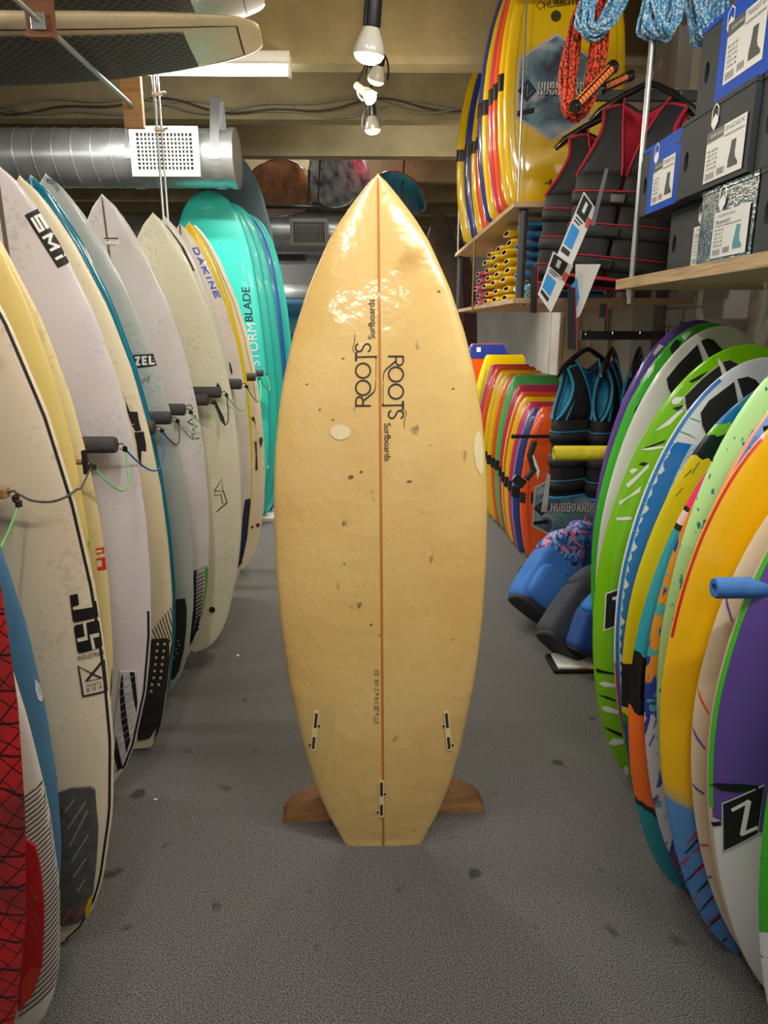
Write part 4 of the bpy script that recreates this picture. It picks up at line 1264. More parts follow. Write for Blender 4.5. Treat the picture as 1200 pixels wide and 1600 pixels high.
# ------------------------------------------------------------------ wakesurf boards leaning on the right
GR = 'wakesurf boards leaning along the right side'
def RB(label, X, Y, lean, L, W, yaw, m, T=.034, back=0, flare=.02, kick=.02, rails=None):
    return Board('wakesurf_board', label, 'wakesurf board', GR, L, W, T, wake, X=X, Y=Y, lean=lean, yaw=yaw, back=back, flare=flare, kick=kick, mats=[m] + ([rails] if rails else []), p=4.0)
def gloss(name, c, c2=None, **k):
    return mat(name, c, .18, coat=.7, c2=c2 or tuple(max(0, v - 8) for v in c), nscale=3, **k)
def r4(p): return (920 + p[0] / 4.286, 500 + p[1] / 4.286)
def r5(p): return (920 + p[0] / 4, 840 + p[1] / 4)
def r6(p): return (960 + p[0] / 3.6375, 1160 + p[1] / 3.6375)
PADB = mat('black_foot_pad', (17, 17, 18), .75)
def pads(b, *pols):
    for p in pols:
        q = [r4(a) for a in p]
        c = (sum(a[0] for a in q) / len(q), sum(a[1] for a in q) / len(q))
        rim = [(c[0] + (a[0] - c[0]) * 1.06, c[1] + (a[1] - c[1]) * 1.06) for a in q]
        o = b.lay('foot_pad', [rim], mat('pad_rim_white', (214, 212, 206), .5), off=.001, thick=.002)
        b.lay('pad_top', [q], PADB, off=.004, thick=.003, parent=o)
def paint(b, name, marks, **k):
    zs = sorted([(b.loc(x, y)[1], c) for (x, y, c) in marks])
    if zs[0][0] > 0: zs[0] = (0.0, zs[0][1])
    b.bodyobj.data.materials[0] = zmat(name, zs, L=b.L, **k)
def cols(b, name, polys, c, fn, px=True):
    return [b.lay(name, [[fn(p) for p in q]], mat('ink_%d_%d_%d' % c, c, .3, coat=.4)) for q in polys][0]
VIO, GRN, LIM, WHT = (112, 78, 176), (66, 190, 44), (128, 196, 16), (232, 230, 226)
A_ = RB('purple wakesurf board, farthest of the right row', 1.013, 2.53, 5.9, 1.454, .541, 1.4, gloss('violet', VIO))
pads(A_, ((350, 400), (440, 270), (540, 160), (575, 150), (430, 340), (360, 420)))
cols(A_, 'white_print', [((430, 220), (470, 160), (500, 175), (440, 240))], WHT, r4)
B_ = RB('green wakesurf board with black splashes directly in front of the purple one', .965, 2.44, 8.0, 1.451, .543, .9, gloss('bright_green', GRN))
pads(B_, ((440, 400), (560, 260), (640, 170), (665, 180), (560, 310), (445, 412)))
cols(B_, 'black_splash', [((540, 190), (580, 130), (620, 140), (600, 190), (560, 240)), ((340, 560), (370, 460), (350, 520), (300, 640), (310, 590))], (20, 24, 24), r4)
cols(B_, 'white_splash', [((620, 110), (660, 75), (690, 80), (640, 140)), ((400, 330), (440, 290), (430, 340), (390, 400))], WHT, r4)
C_ = RB('plain white wakesurf board with two black foot pads', .952, 2.345, 8.5, 1.442, .548, 0, gloss('gloss_white', (234, 232, 230), (226, 222, 220)))
pads(C_, ((518, 392), (600, 290), (722, 165), (768, 312), (720, 345), (668, 352), (690, 395), (560, 515), (530, 460)), ((746, 140), (790, 122), (830, 135), (900, 210), (850, 250), (812, 275)))
D_ = RB('lime green wakesurf board with white and black drips and a number 1', .836, 1.975, 9.4, 1.394, .570, -3.2, gloss('lime', LIM, (118, 188, 10)))
pads(D_, ((640, 510), (760, 390), (868, 305), (888, 380), (760, 500), (655, 610), (645, 560)), ((890, 280), (940, 268), (1000, 300), (950, 330), (920, 350)))
cols(D_, 'white_drip', [((440, 742), (520, 680), (640, 572), (640, 600), (540, 700), (460, 738)), ((340, 868), (420, 850), (500, 842), (498, 856), (400, 872)), ((268, 1012), (300, 990), (330, 1000), (290, 1030)), ((248, 1100), (340, 1020), (400, 960), (400, 985), (300, 1090), (260, 1125)), ((200, 1215), (280, 1170), (350, 1110), (340, 1150), (250, 1200), (205, 1240)), ((180, 1322), (280, 1315), (290, 1335), (190, 1342)), ((552, 540), (580, 515), (640, 515), (600, 560), (560, 565)), ((860, 250), (900, 300), (920, 350), (900, 370), (868, 300))], WHT, r4)
cols(D_, 'white_drip', [((58, 905), (100, 900), (165, 915), (165, 935), (90, 930)), ((76, 1060), (110, 1050), (185, 1080), (185, 1102), (100, 1085)), ((120, 1285), (150, 1250), (215, 1262), (218, 1285), (150, 1300)), ((200, 1470), (230, 1420), (250, 1440), (240, 1500), (210, 1500))], WHT, r5)
cols(D_, 'black_drip', [((365, 858), (430, 832), (512, 802), (505, 818), (420, 850)), ((332, 968), (360, 950), (400, 958), (370, 976)), ((560, 590), (620, 570), (650, 590), (600, 610)), ((670, 410), (740, 370), (800, 340), (740, 395), (690, 420))], (18, 22, 16), r4)
cols(D_, 'black_drip', [((44, 815), (100, 832), (162, 845), (162, 856), (90, 848), (46, 840)), ((56, 980), (110, 990), (172, 1015), (172, 1026), (100, 1000)), ((94, 1178), (150, 1200), (212, 1228), (205, 1245), (130, 1210)), ((195, 1500), (230, 1520), (265, 1580), (240, 1570), (215, 1530))], (18, 22, 16), r5)
o = cols(D_, 'number_plate', [((104, 346), (184, 318), (170, 556), (90, 582))], (235, 235, 235), r5)
D_.lay('number_field', [[r5(p) for p in ((110, 352), (180, 328), (166, 550), (98, 572))]], BLACK, off=.0018, parent=o)
D_.lay('number', [[r5(p) for p in ((146, 372), (182, 360), (180, 520), (166, 526), (168, 385), (147, 390))]], WHITE, off=.0024, parent=o)
E_ = RB('white wakesurf board with blue airbrushed edge and green drips', .883, 1.90, 8.3, 1.358, .555, -2.5, gloss('airbrush_white', (232, 234, 238)))
pads(E_, ((745, 620), (800, 540), (965, 415), (992, 560), (900, 640), (790, 780), (755, 700)), ((990, 395), (1060, 378), (1110, 400), (1155, 450), (1090, 500), (1035, 535)))
BLUA = mat('airbrush_blue', (30, 118, 200), .3, coat=.5)
BLUB = mat('airbrush_pale_blue', (140, 184, 226), .3, coat=.5, c2=(232, 234, 238), nscale=160)
E_.rail('blue_edge', BLUA, .1, 1.28, w=.009, sides=(-1,), inset=.008)
n = 150
for (nm, mm, i0, i1, off) in (('pale_blue_fade', BLUB, .052, .098, .0012), ('blue_fade', BLUA, .017, .060, .0022)):
    pl = []
    rng = [.1 + 1.0 * k / n for k in range(n + 1)]
    for k, l in enumerate(rng): pl.append((-(E_.hw(l / E_.L) - i0 - .003 * math.sin(k * 1.1) - (.007 if k % 17 < 3 else 0)), l))
    for k, l in list(enumerate(rng))[::-1]: pl.append((-(E_.hw(l / E_.L) - i1), l))
    E_.lay(nm, [pl], mm, off=off, px=False, seg=.02)
GS = mat('green_drip_ink', (92, 190, 60), .4)
for i, (x, y) in enumerate(((680, 655), (610, 745), (560, 825), (500, 890), (440, 1020), (390, 1090), (350, 1220), (320, 1300), (300, 1410))):
    E_.lay('green_drip', stroke([r4((x, y)), r4((x + 60, y + 22)), r4((x + 110 - i * 3, y + 48))], [1.8, 1.4, .5]), GS, off=.002)
for (x, y) in ((240, 130), (236, 210), (222, 350), (210, 420), (205, 620)):
    E_.lay('green_drip', stroke([r5((x, y)), r5((x + 14, y + 50))], [2.4, .6]), GS, off=.002)
cols(E_, 'red_edge', [((160, 770), (172, 800), (186, 950), (198, 1080), (218, 1220), (210, 1230), (186, 1080), (170, 950))], (200, 24, 30), r5)
F_ = RB('yellow wakesurf board with teal ends and black brush marks', .852, 1.815, 11.7, 1.324, .558, -2.7, gloss('base_yellow', (226, 204, 14)))
paint(F_, 'yellow_teal_paint', [(1030, 1300, (14, 92, 130)), (985, 1125, (36, 130, 40)), (985, 1112, (224, 204, 16)), (985, 1098, (18, 18, 14)), (985, 1030, (226, 204, 14)), (1100, 705, (20, 26, 20)), (1128, 672, (120, 196, 40)), (1145, 655, (24, 118, 180)), (1178, 632, (60, 130, 150))], wob=.022, wscale=10, streak=(4, 1, 1), slope=-.1)
pads(F_, ((1010, 640), (1100, 560), (1200, 480), (1200, 590), (1010, 755)))
F_.lay('scratch_print', sum([stroke([r4(a), r4(b)], 1.0) for a, b in (((690, 1000), (640, 1050)), ((740, 950), (700, 1010)), ((855, 870), (810, 940)), ((630, 1120), (580, 1180)), ((850, 810), (830, 840)), ((795, 860), (780, 880)), ((716, 985), (690, 1030)))], []), BLACK)
G_ = RB('teal, pink and orange wakesurf board with black brushstroke', .800, 1.505, 8.8, 1.303, .593, 0, gloss('base_teal', (44, 160, 176)))
paint(G_, 'teal_orange_paint', [(1060, 1410, (38, 146, 156)), (1010, 1312, (30, 40, 40)), (1012, 1306, (255, 116, 30)), (1000, 1196, (18, 20, 22)), (1002, 1120, (44, 164, 182)), (1020, 925, (20, 20, 22)), (1022, 916, (240, 214, 214)), (1032, 893, (20, 20, 20)), (1034, 886, (250, 56, 124)), (1064, 815, (226, 226, 230)), (1070, 800, (40, 120, 200)), (1100, 760, (70, 190, 190))], wob=.03, wscale=7, streak=(3, 1, 1), slope=.55)
H_ = RB('white wakesurf board with blue and purple brush streaks and orange top', .844, 1.455, 5.9, 1.340, .582, -3.7, gloss('base_streak', (226, 222, 222)))
paint(H_, 'streak_paint', [(1060, 1375, (112, 62, 100)), (1045, 1330, (214, 206, 210)), (1015, 1120, (38, 60, 160)), (1010, 1062, (240, 150, 40)), (1060, 830, (250, 140, 30)), (1090, 770, (90, 190, 190))], wob=.06, wscale=16, streak=(8, 1, .8), splat=[((40, 62, 160), 20, .60, (2.2, 1, .35)), ((88, 172, 176), 26, .62, (1, 1, 1)), ((150, 90, 140), 30, .66, (3, 1, .4))])
I_ = RB('mint green wakesurf board with fine dark speckle, thin sliver in the row', .858, 1.408, 3.9, 1.421, .559, -2.5, gloss('base_mint', (170, 222, 150)), T=.03)
paint(I_, 'mint_paint', [(1040, 1250, (150, 190, 150)), (1030, 1100, (168, 216, 146)), (1060, 850, (178, 228, 154))], splat=[((40, 130, 130), 90, .67, (1, 1, .5))], wob=.05)
J_ = RB('blue leopard-spotted wakesurf board with coral rail next to the mint one', .868, 1.358, 3.6, 1.38, .552, -3, zmat('leopard_paint', [(0, (110, 150, 220)), (.7, (96, 136, 214)), (1.2, (120, 160, 226))], wob=.05, L=1.4, splat=[((190, 50, 60), 22, .60, (1, 1, 1)), ((14, 16, 24), 34, .62, (1, 1, 1))]), T=.026, rails=gloss('coral', (240, 160, 130)))
K_ = RB('orange-yellow wakesurf board with blue striped nose', .848, 1.305, 2.5, 1.316, .558, -3.7, gloss('base_amber', (240, 182, 8)), T=.03)
paint(K_, 'amber_paint', [(1110, 1440, (86, 142, 206)), (1060, 1312, (84, 140, 206)), (1062, 1306, (200, 170, 90)), (1064, 1290, (240, 184, 8)), (1150, 900, (244, 184, 6))], wob=.006, wscale=20, slope=.45, interp='LINEAR')
K_.rail('red_edge', mat('red_edge_ink', (206, 30, 40), .3, coat=.4), .80, 1.22, w=.005, sides=(-1,), inset=.004)
for (pts, c) in ((((470, 505), (440, 545), (405, 580)), (190, 42, 48)), (((472, 550), (430, 600), (395, 632)), (16, 16, 20)), (((425, 645), (395, 675), (362, 705)), (190, 42, 48)), (((505, 690), (455, 740), (395, 790)), (16, 16, 20)), (((515, 690), (470, 730), (440, 760)), (190, 42, 48)), (((530, 790), (500, 820), (468, 850)), (16, 16, 20)), (((565, 870), (530, 905), (475, 960)), (16, 16, 20)), (((560, 875), (520, 915)), (190, 42, 48)), (((600, 985), (560, 1020), (525, 1050)), (16, 16, 20)), (((605, 975), (550, 1010), (505, 1030)), (190, 42, 48)), (((640, 1110), (590, 1135)), (16, 16, 20)), (((465, 880), (440, 888)), (190, 42, 48)), (((480, 600), (440, 625)), (190, 42, 48))):
    K_.lay('brush_stripe', stroke([r6(p) for p in pts], [3.6] + [3.2] * (len(pts) - 2) + [1.2]), mat('ink_%d_%d_%d' % c, c, .3, coat=.4))
L_ = RB('cream wakesurf board with purple and orange slashes', .892, 1.245, 4.5, 1.269, .588, -9.0, gloss('wake_cream', (226, 204, 172), (218, 194, 160)), T=.026)
for (fn, a, b, c) in ((r5, (848, 320), (896, 520), (92, 70, 150)), (r5, (672, 925), (746, 1095), (232, 80, 20)), (r5, (640, 1175), (726, 1320), (92, 70, 150)), (r5, (640, 1530), (720, 1600), (92, 70, 150)), (r6, (484, 575), (534, 582), (206, 70, 40)), (r6, (530, 755), (556, 762), (92, 70, 150))):
    m_ = ((a[0] + b[0]) / 2 - 6, (a[1] + b[1]) / 2 + 4)
    L_.lay('slash', stroke([fn(a), fn(m_), fn(b)], [1.6, 3.2, 2.4]), mat('ink_%d_%d_%d' % c, c, .3, coat=.4))
M_ = RB('purple and white wakesurf board with green rail and a black Z plate', .886, 1.175, 5.0, 1.318, .589, -10.5, gloss('base_violet_white', VIO), rails=gloss('rail_cream', (206, 186, 156)))
paint(M_, 'violet_white_paint', [(1190, 1500, (228, 226, 224)), (1125, 1304, (198, 186, 214)), (1120, 1296, (98, 70, 152)), (1140, 1000, (100, 72, 156))], wob=.004, slope=.10)
M_.rail('green_rail', mat('green_rail_ink', (74, 180, 40), .3, coat=.4), .47, 1.25, w=.008, sides=(-1,), inset=.006)
cols(M_, 'black_brush', [((530, 240), (580, 228), (720, 235), (820, 245), (850, 262), (700, 280), (600, 270), (570, 248)), ((545, 450), (606, 445), (606, 470), (560, 476))], (18, 17, 20), r6)
o = cols(M_, 'letter_plate', [((608, 342), (850, 234), (816, 520), (612, 624))], (200, 198, 200), r6)
M_.lay('letter_field', [[r6(p) for p in ((616, 348), (848, 246), (812, 514), (619, 612))]], BLACK, off=.0018, parent=o)
M_.lay('letter', stroke([r6(p) for p in ((664, 382), (766, 328))], 5.5) + stroke([r6(p) for p in ((762, 326), (724, 522))], 8) + stroke([r6(p) for p in ((716, 520), (812, 478))], 5.5), WHITE, off=.0024, parent=o)
N_ = RB('white and green spattered wakesurf board, nearest at the right edge', .848, 1.034, 7.9, 1.418, .549, 0, zmat('spatter_paint', [(0, (232, 230, 226)), (.34, (60, 180, 36)), (1.0, (70, 190, 40))], wob=.03, wscale=18, L=1.43, splat=[((20, 90, 150), 16, .66, (1, 1, .6)), ((18, 18, 18), 70, .69, (1, 1, 1))]))
# foam pegs of the right rack
def peg(p, ln, r, c, label, dirx=1):
    e = empty('foam_peg', p, label=label, cat='peg', group='foam pegs of the right rack')
    M = Matrix.Rotation(D(90), 4, 'Y')
    MB().lathe([(r * .45, .03), (r * .45, 0), (r * .9, 0), (r, .004), (r, ln - .004), (r * .9, ln), (0, ln)], 24, M).obj('foam_sleeve', mat('peg_foam_%d' % c[0], c, .75, c2=tuple(int(v * .88) for v in c), nscale=30), e, smooth=True)
    MB().tube([(.02, 0, 0), (XR - p[0], 0, 0)], .010).obj('rod', TRK, e, smooth=True)
p = at(865, 708, Y=2.64)
peg(p, .55, .028, (214, 196, 30), 'yellow foam peg sticking out in front of the blue-lined vests')
p = at(1117, 920, Y=1.212)
peg((p.x, 1.216, p.z), .4, .020, (62, 118, 190), 'blue foam peg between the orange-yellow and cream wakesurf boards')

# ------------------------------------------------------------------ shelves on the right
SHW = mat('pine_shelf', (214, 184, 142), .55, c2=(196, 162, 118), nscale=6, stretch=(1, 6, 1), bump=.1, bscale=30)
SHE = mat('shelf_ply_edge', (204, 172, 128), .6, c2=(150, 116, 78), nscale=30, stretch=(1, .2, 6))
def shelf(label, x0, x1, y0, y1, z1, th):
    e = empty('shelf', (x0, y0, z1 - th), label=label, cat='shelf')
    MB().box(0, x1 - x0, 0, y1 - y0, 0, th, bev=.002).obj('board', SHW, e)
    MB().box(-.004, 0, 0, y1 - y0, .001, th - .001).obj('edge_band', SHE, e)
    return e
SA, SBZ = 1.965, 1.552
s1 = shelf('upper wooden shelf holding the standing yellow bodyboards', .64, XR, 3.38, 5.72, SA, .024)
s2 = shelf('lower wooden shelf holding the stacked swim fins', .655, XR, 3.38, 5.56, SBZ, .024)
PST = mat('grey_post_paint', (72, 72, 76), .45)
MB().tube([(.05, .06, -(SA - SBZ) + .024), (.05, .06, 0)], .021, n=16).obj('post', PST, s1, smooth=True)
MB().tube([(.03, 2.28, -(SA - SBZ) + .024), (.03, 2.28, 0)], .02, n=12).obj('post', PST, s1, smooth=True)
MB().tube([(.012, .01, .02), (.012, .01, ZC - SA)], .004, n=8).obj('hanging_rod', ROD, s1, smooth=True)
MB().tube([(.0, 1.3, -(SA - SBZ) - .02), (.0, 1.3, 0)], .006, n=8).obj('hanging_rod', mat('brass_rod', (168, 140, 78), .4, metal=.5), s1, smooth=True)
MB().tube([(.012, 2.30, .02), (.012, 2.30, ZC - SA)], .006, n=8).obj('hanging_rod', ROD, s1, smooth=True)
MB().tube([(.04, .03, -.012), (.04, .03, 0)], .012, n=8).obj('bolt', ROD, s2, smooth=True)
SZ = 1.588
s3 = shelf('thick wooden shelf carrying the charcoal and blue boot boxes', .88, XR, -.3, 2.645, SZ, .036)
MB().tube([(.022, 2.86, -.05), (.022, 2.86, ZC - SZ)], .009, n=12).obj('hanging_rod', ROD, s3, smooth=True)
MB().lathe([(0, -.03), (.012, -.03), (.014, -.01), (.014, 0), (0, 0)], 12, Matrix.Translation((.022, 2.86, -.0))).obj('nut', ROD, s3, smooth=True)
for y in (2.5, 2.2):
    MB().prism([(.3, 0), (.34, 0), (.36, -.05), (.30, -.13), (.32, -.05)], y, y + .015).obj('bracket', VW, s3)

# ------------------------------------------------------------------ bodyboards
GB1, GB2 = 'bodyboards standing on the upper shelf', 'bodyboards standing on the floor in a row'
YEL, ORA, NAV, PNK, GRE, LBL = (250, 206, 0), (250, 96, 24), (44, 66, 150), (214, 50, 100), (96, 196, 104), (60, 130, 210)
def bbm(c):
    return mat('slick_%d_%d_%d' % c, c, .28, coat=.85, c2=tuple(int(v * .95) for v in c), nscale=3, bump=.05, bscale=5)
STRAP = mat('black_wrap_strap', (28, 27, 26), .35, coat=.4)
def bb(label, x, y, z0, L, W, front, rail, back, group, strap=.47, lean=0, yaw=0, T=.055, bk=0, sw=.07):
    b = Board('bodyboard', label, 'bodyboard', group, L, W, T, BODY, X=x, Y=y, lean=lean, yaw=yaw, back=bk, flare=.05, kick=.0, p=16, box=True, mats=[bbm(front), bbm(rail), bbm(back)], nt=26, z0=z0)
    if strap: b.band('wrap_strap', STRAP, L * strap, L * strap + sw, off=.003)
    # moulded channels near the rails
    for sx in (-1, 1):
        b.lay('channel', stroke([(sx * (b.hw(k / 10) - .045), L * k / 10) for k in range(1, 10)], .006), bbm(tuple(int(v * .86) for v in front)), off=.0006, px=False, seg=.1)
    return b
def wavepic():
    m = bpy.data.materials.new('wave_photo_print')
    m.use_nodes = True
    nt = m.node_tree
    b = nt.nodes['Principled BSDF']
    b.inputs['Roughness'].default_value = .3
    tc = nt.nodes.new('ShaderNodeTexCoord')
    n = nt.nodes.new('ShaderNodeTexNoise')
    n.inputs['Scale'].default_value = 7
    n.inputs['Detail'].default_value = 8
    n.inputs['Distortion'].default_value = 1.2
    nt.links.new(tc.outputs['Object'], n.inputs['Vector'])
    r = nt.nodes.new('ShaderNodeValToRGB')
    el = r.color_ramp.elements
    el[0].position, el[0].color = .3, lin((52, 58, 68))
    el[1].position, el[1].color = .75, lin((206, 214, 222))
    for p, c in ((.42, (84, 98, 126)), (.52, (104, 144, 154)), (.6, (156, 166, 184))):
        e = el.new(p)
        e.color = lin(c)
    nt.links.new(n.outputs['Fac'], r.inputs[0])
    nt.links.new(r.outputs[0], b.inputs['Base Color'])
    return m
WAVE = wavepic()
def hexsticker(b, cx, cl, rx, rz, word=True):
    def hx(k): return [(cx + k * rx * s, cl + k * rz * t) for s, t in ((0, 1), (1, .55), (1, -.55), (0, -1), (-1, -.55), (-1, .55))]
    o = b.lay('hexagon_sticker', [hx(1)], mat('sticker_border', (206, 190, 176), .4), px=False, off=.0014)
    b.lay('wave_picture', [hx(.94)], WAVE, px=False, off=.0022, parent=o)
    def P(x, z): return (cx + x * rx, cl + z * rz)
    b.lay('diamond_emblem', [[P(-.98, -.05), P(-.72, .16), P(-.46, -.05), P(-.72, -.26)]], mat('emblem_navy', (26, 44, 66), .4), px=False, off=.0028, parent=o)
    b.lay('emblem_lines', stroke([P(-.86, -.05), P(-.72, .06), P(-.72, -.16), P(-.58, -.05)], .004), mat('emblem_pale', (150, 176, 190), .4), px=False, off=.0042, parent=o)
    b.block('lettering_shadow', 'HUBBOARDS', P(-.42, -.15), P(.975, -.15), P(-.42, .09), BLACK, wt=.13, px=False, off=.0030, parent=o)
    b.block('lettering', 'HUBBOARDS', P(-.44, -.13), P(.96, -.13), P(-.44, .11), WHITE, wt=.12, px=False, off=.0042, parent=o)
    b.lay('caption_bar', [[P(-.96, -.42), P(-.5, -.36), P(-.5, -.46), P(-.96, -.52)]], BLACK, px=False, off=.0028, parent=o)
# upper shelf, nearest first
X0 = .850
u1 = bb('yellow bodyboard with hexagonal wave sticker, frontmost on the upper shelf', X0, 3.475, SA, 1.06, .535, YEL, YEL, YEL, GB1, strap=None, T=.06)
z_ = lambda px, py: u1.loc(px, py)
hc = z_(866, 138)
hexsticker(u1, hc[0], hc[1], .165, .215)
u1.lay('leash_hole', [circ(*z_(868.5, 25.5), .022, n=16)], mat('dark_hole', (60, 52, 20), .6), px=False, thick=.002)
u1.text('lettering', 'HUBBLITE', z_(850, 14), z_(905, 6), z_(849, 3), mat('dark_olive_ink', (60, 56, 30), .4), px=False, bold=.01)
u1.lay('diamond_emblem', stroke([z_(838, 9), z_(844.5, 1.5), z_(851, 8), z_(844.5, 15)], .004, True), MATS['dark_olive_ink'], px=False)
u1.text('size_mark', '41', z_(849, 291), z_(871, 288), z_(852, 281), MATS['navy_ink'], px=False)
u1.band('wrap_strap', STRAP, hc[1] - .035, hc[1] + .035, off=.0006) if False else None
for (lb, y, dx, f, r, k, L) in (('yellow bodyboard with grey-edged rail, second on the upper shelf', 3.555, -.012, YEL, YEL, (170, 160, 90), 1.05),
                             ('orange bodyboard with black strap, third on the upper shelf', 3.70, -.012, ORA, ORA, YEL, 1.06),
                             ('pink-railed bodyboard leaning against the orange one on the upper shelf', 3.775, -.02, (224, 60, 90), PNK, PNK, 1.06),
                             ('yellow bodyboard with navy back, fifth on the upper shelf', 3.98, -.02, YEL, YEL, NAV, 1.08),
                             ('navy bodyboard behind the yellow ones on the upper shelf', 4.06, -.03, NAV, NAV, NAV, 1.10),
                             ('orange bodyboard in the far half of the upper shelf', 4.66, .045, ORA, ORA, ORA, 1.06),
                             ('yellow bodyboard in the far half of the upper shelf, before the navy one', 4.76, .03, YEL, YEL, (220, 80, 60), 1.06),
                             ('navy bodyboard in the far half of the upper shelf', 4.88, .005, NAV, NAV, (70, 110, 180), 1.08),
                             ('yellow bodyboard with pale edge, farthest on the upper shelf', 5.02, -.03, YEL, YEL, (200, 200, 190), 1.08)):
    bb(lb, X0 + dx, y, SA, L, .535, f, r, k, GB1, strap=.46, T=.055)
u1.band('wrap_strap', STRAP, .50, .57, off=.0005) if False else None
# floor row, nearest first
XF = 1.165
f1 = bb('orange bodyboard with hexagonal sticker, frontmost of the floor row', XF, 4.25, 0, .95, .50, ORA, ORA, ORA, GB2, strap=None, yaw=-3)
hexsticker(f1, .03, .34, .20, .23)
f1.band('wrap_strap', STRAP, .36, .43, off=.0006)
for (lb, y, dx, L, f, r, k, s) in (('navy bodyboard right behind the front orange one', 4.37, -.02, .93, NAV, (120, 140, 190), NAV, .40), ('pink bodyboard with yellow rail in the floor row', 4.48, -.02, .96, PNK, PNK, PNK, .40), ('yellow bodyboard third from the front in the floor row', 4.57, -.03, .98, YEL, YEL, NAV, .4),
                             ('orange bodyboard with yellow edge in the middle of the floor row', 4.68, -.03, 1.0, ORA, YEL, NAV, .4), ('pink bodyboard just in front of the green one on the floor', 4.79, -.03, 1.04, PNK, PNK, YEL, .4), ('light green bodyboard in the floor row', 4.90, -.04, 1.10, GRE, GRE, GRE, .4),
                             ('orange bodyboard right behind the green one on the floor', 5.0, -.05, 1.10, ORA, ORA, ORA, .4), ('yellow bodyboard first behind the green and orange pair', 5.12, -.06, 1.10, YEL, YEL, YEL, .4), ('yellow bodyboard second behind the green and orange pair', 5.25, -.07, 1.11, YEL, YEL, (150, 150, 110), .4),
                             ('orange bodyboard edge showing over the yellow pair on the floor', 5.4, -.08, 1.13, ORA, ORA, ORA, .4), ('green-edged pink bodyboard far back in the floor row', 5.55, -.09, 1.14, PNK, GRE, GRE, .4)):
    bb(lb, XF + dx, y, 0, L, .52, f, r, k, GB2, strap=s, yaw=-2)
bb('broad yellow bodyboard standing highest but one in the floor row', XF - .08, 5.85, 0, 1.20, .54, YEL, YEL, YEL, GB2, strap=None)
b_ = bb('orange bodyboard with navy top, rearmost of the floor row', XF - .16, 6.25, 0, 1.28, .54, ORA, NAV, NAV, GB2, strap=None)
b_.lay('navy_top', [[(-.24, 1.155), (.24, 1.155), (.24, 1.275), (-.24, 1.275)]], bbm(NAV), px=False)
b_.lay('price_dot', [[(-.1, 1.21), (-.065, 1.21), (-.065, 1.25), (-.1, 1.25)]], WHITE, px=False, off=.003)
# black rods that hold the floor row
for (px, py, Y, lb) in ((830, 662, 4.52, 'short black rod poking out between floor bodyboards, rear one'), (806, 682, 4.18, 'short black rod poking out before the front orange bodyboard')):
    p = at(px if px > 820 else 800, py, Y=Y)
    e = empty('divider_rod', (p.x, Y, p.z), label=lb, cat='rod')
    MB().tube([(0, 0, 0), (XR - p.x, 0, 0)], .011, n=12).obj('rod', TRK, e, smooth=True)
    MB().lathe([(0, -.004), (.012, -.004), (.014, 0), (.014, .01), (0, .012)], 12, Matrix.Rotation(D(90), 4, 'Y')).obj('end_cap', TRK, e, smooth=True)

# ------------------------------------------------------------------ swim fins stacked on the lower shelf
def fin_proto(c, c2, tipc):
    mb = {}
    n = 10
    L, T = .40, .036
    body = MB()
    q = [(0.10, -.07), (.34, -.115), (.40, -.105), (.385, 0), (.40, .105), (.34, .115), (.10, .07)]
    k = len(q)
    body.add([(x, y, .006) for x, y in q] + [(x, y, .006 + T * (.75 if x < .2 else .45)) for x, y in q], [list(range(k))[::-1], list(range(k, 2 * k))] + [[i, (i + 1) % k, (i + 1) % k + k, i + k] for i in range(k)])
    pk = MB()
    for a, b in ((0, 1),):
        ring = []
        for x, ry, rz in ((0, .078, .013), (.01, .084, .016), (.07, .086, .018), (.13, .087, .016), (.16, .082, .012)):
            ring.append([(x, ry * math.copysign(abs(math.cos(2 * math.pi * i / 18)) ** .6, math.cos(2 * math.pi * i / 18)), .022 + rz * math.copysign(abs(math.sin(2 * math.pi * i / 18)) ** .7, math.sin(2 * math.pi * i / 18))) for i in range(18)])
        vs = [p for r in ring for p in r]
        fs = [[i * 18 + j, i * 18 + (j + 1) % 18, (i + 1) * 18 + (j + 1) % 18, (i + 1) * 18 + j] for i in range(4) for j in range(18)]
        pk.add(vs, fs)
        inn = [(0, p[1] * .78, .022 + (p[2] - .022) * .7) for p in ring[0]] + [(.03, p[1] * .7, .022 + (p[2] - .022) * .6) for p in ring[0]]
        pk.add([p for p in ring[0]] + inn, [[j, j + 18, (j + 1) % 18 + 18, (j + 1) % 18] for j in range(18)])
        pk.add(inn, [[j, j + 18, (j + 1) % 18 + 18, (j + 1) % 18] for j in range(18)] + [list(range(18, 36))], 1)
    rib = MB()
    for y in (-.09, .09):
        rib.box(.12, .39, y - .008, y + .008, .006, .006 + T * .82, bev=.003)
    return [('blade', body, [c]), ('foot_pocket', pk, [c, tipc]), ('side_rib', rib, [c2])]
def put_fins(kind, c, c2, tipc, x, y, levels, jit, lbl):
    parts = None
    for i in range(levels):
        e = empty('swim_fin', (x + jit * math.sin(i * 2.3), y + .012 * math.sin(i * 1.7), SBZ + .0455 * i), (0, 0, D(3 * math.sin(i * 3.1))), '%s swim fin, %s from the bottom of %s' % (kind, ['first', 'second', 'third', 'fourth', 'fifth', 'sixth', 'seventh', 'eighth'][i], lbl), 'swim fin', 'swim fins on the lower shelf')
        if parts is None:
            parts = [mb.obj(nm, ms, e, smooth=True) for nm, mb, ms in fin_proto(c, c2, tipc)]
        else:
            for p in parts:
                q = p.copy()
                COL.objects.link(q)
                q.parent = e
fy, fyd = mat('fin_yellow', (236, 196, 16), .35, coat=.3), mat('fin_navy', (34, 46, 92), .45)
fb, fbd = mat('fin_blue', (64, 136, 190), .35, coat=.3), mat('fin_deep_blue', (24, 52, 112), .4)
fp = mat('fin_pink', (206, 84, 110), .35, coat=.3)
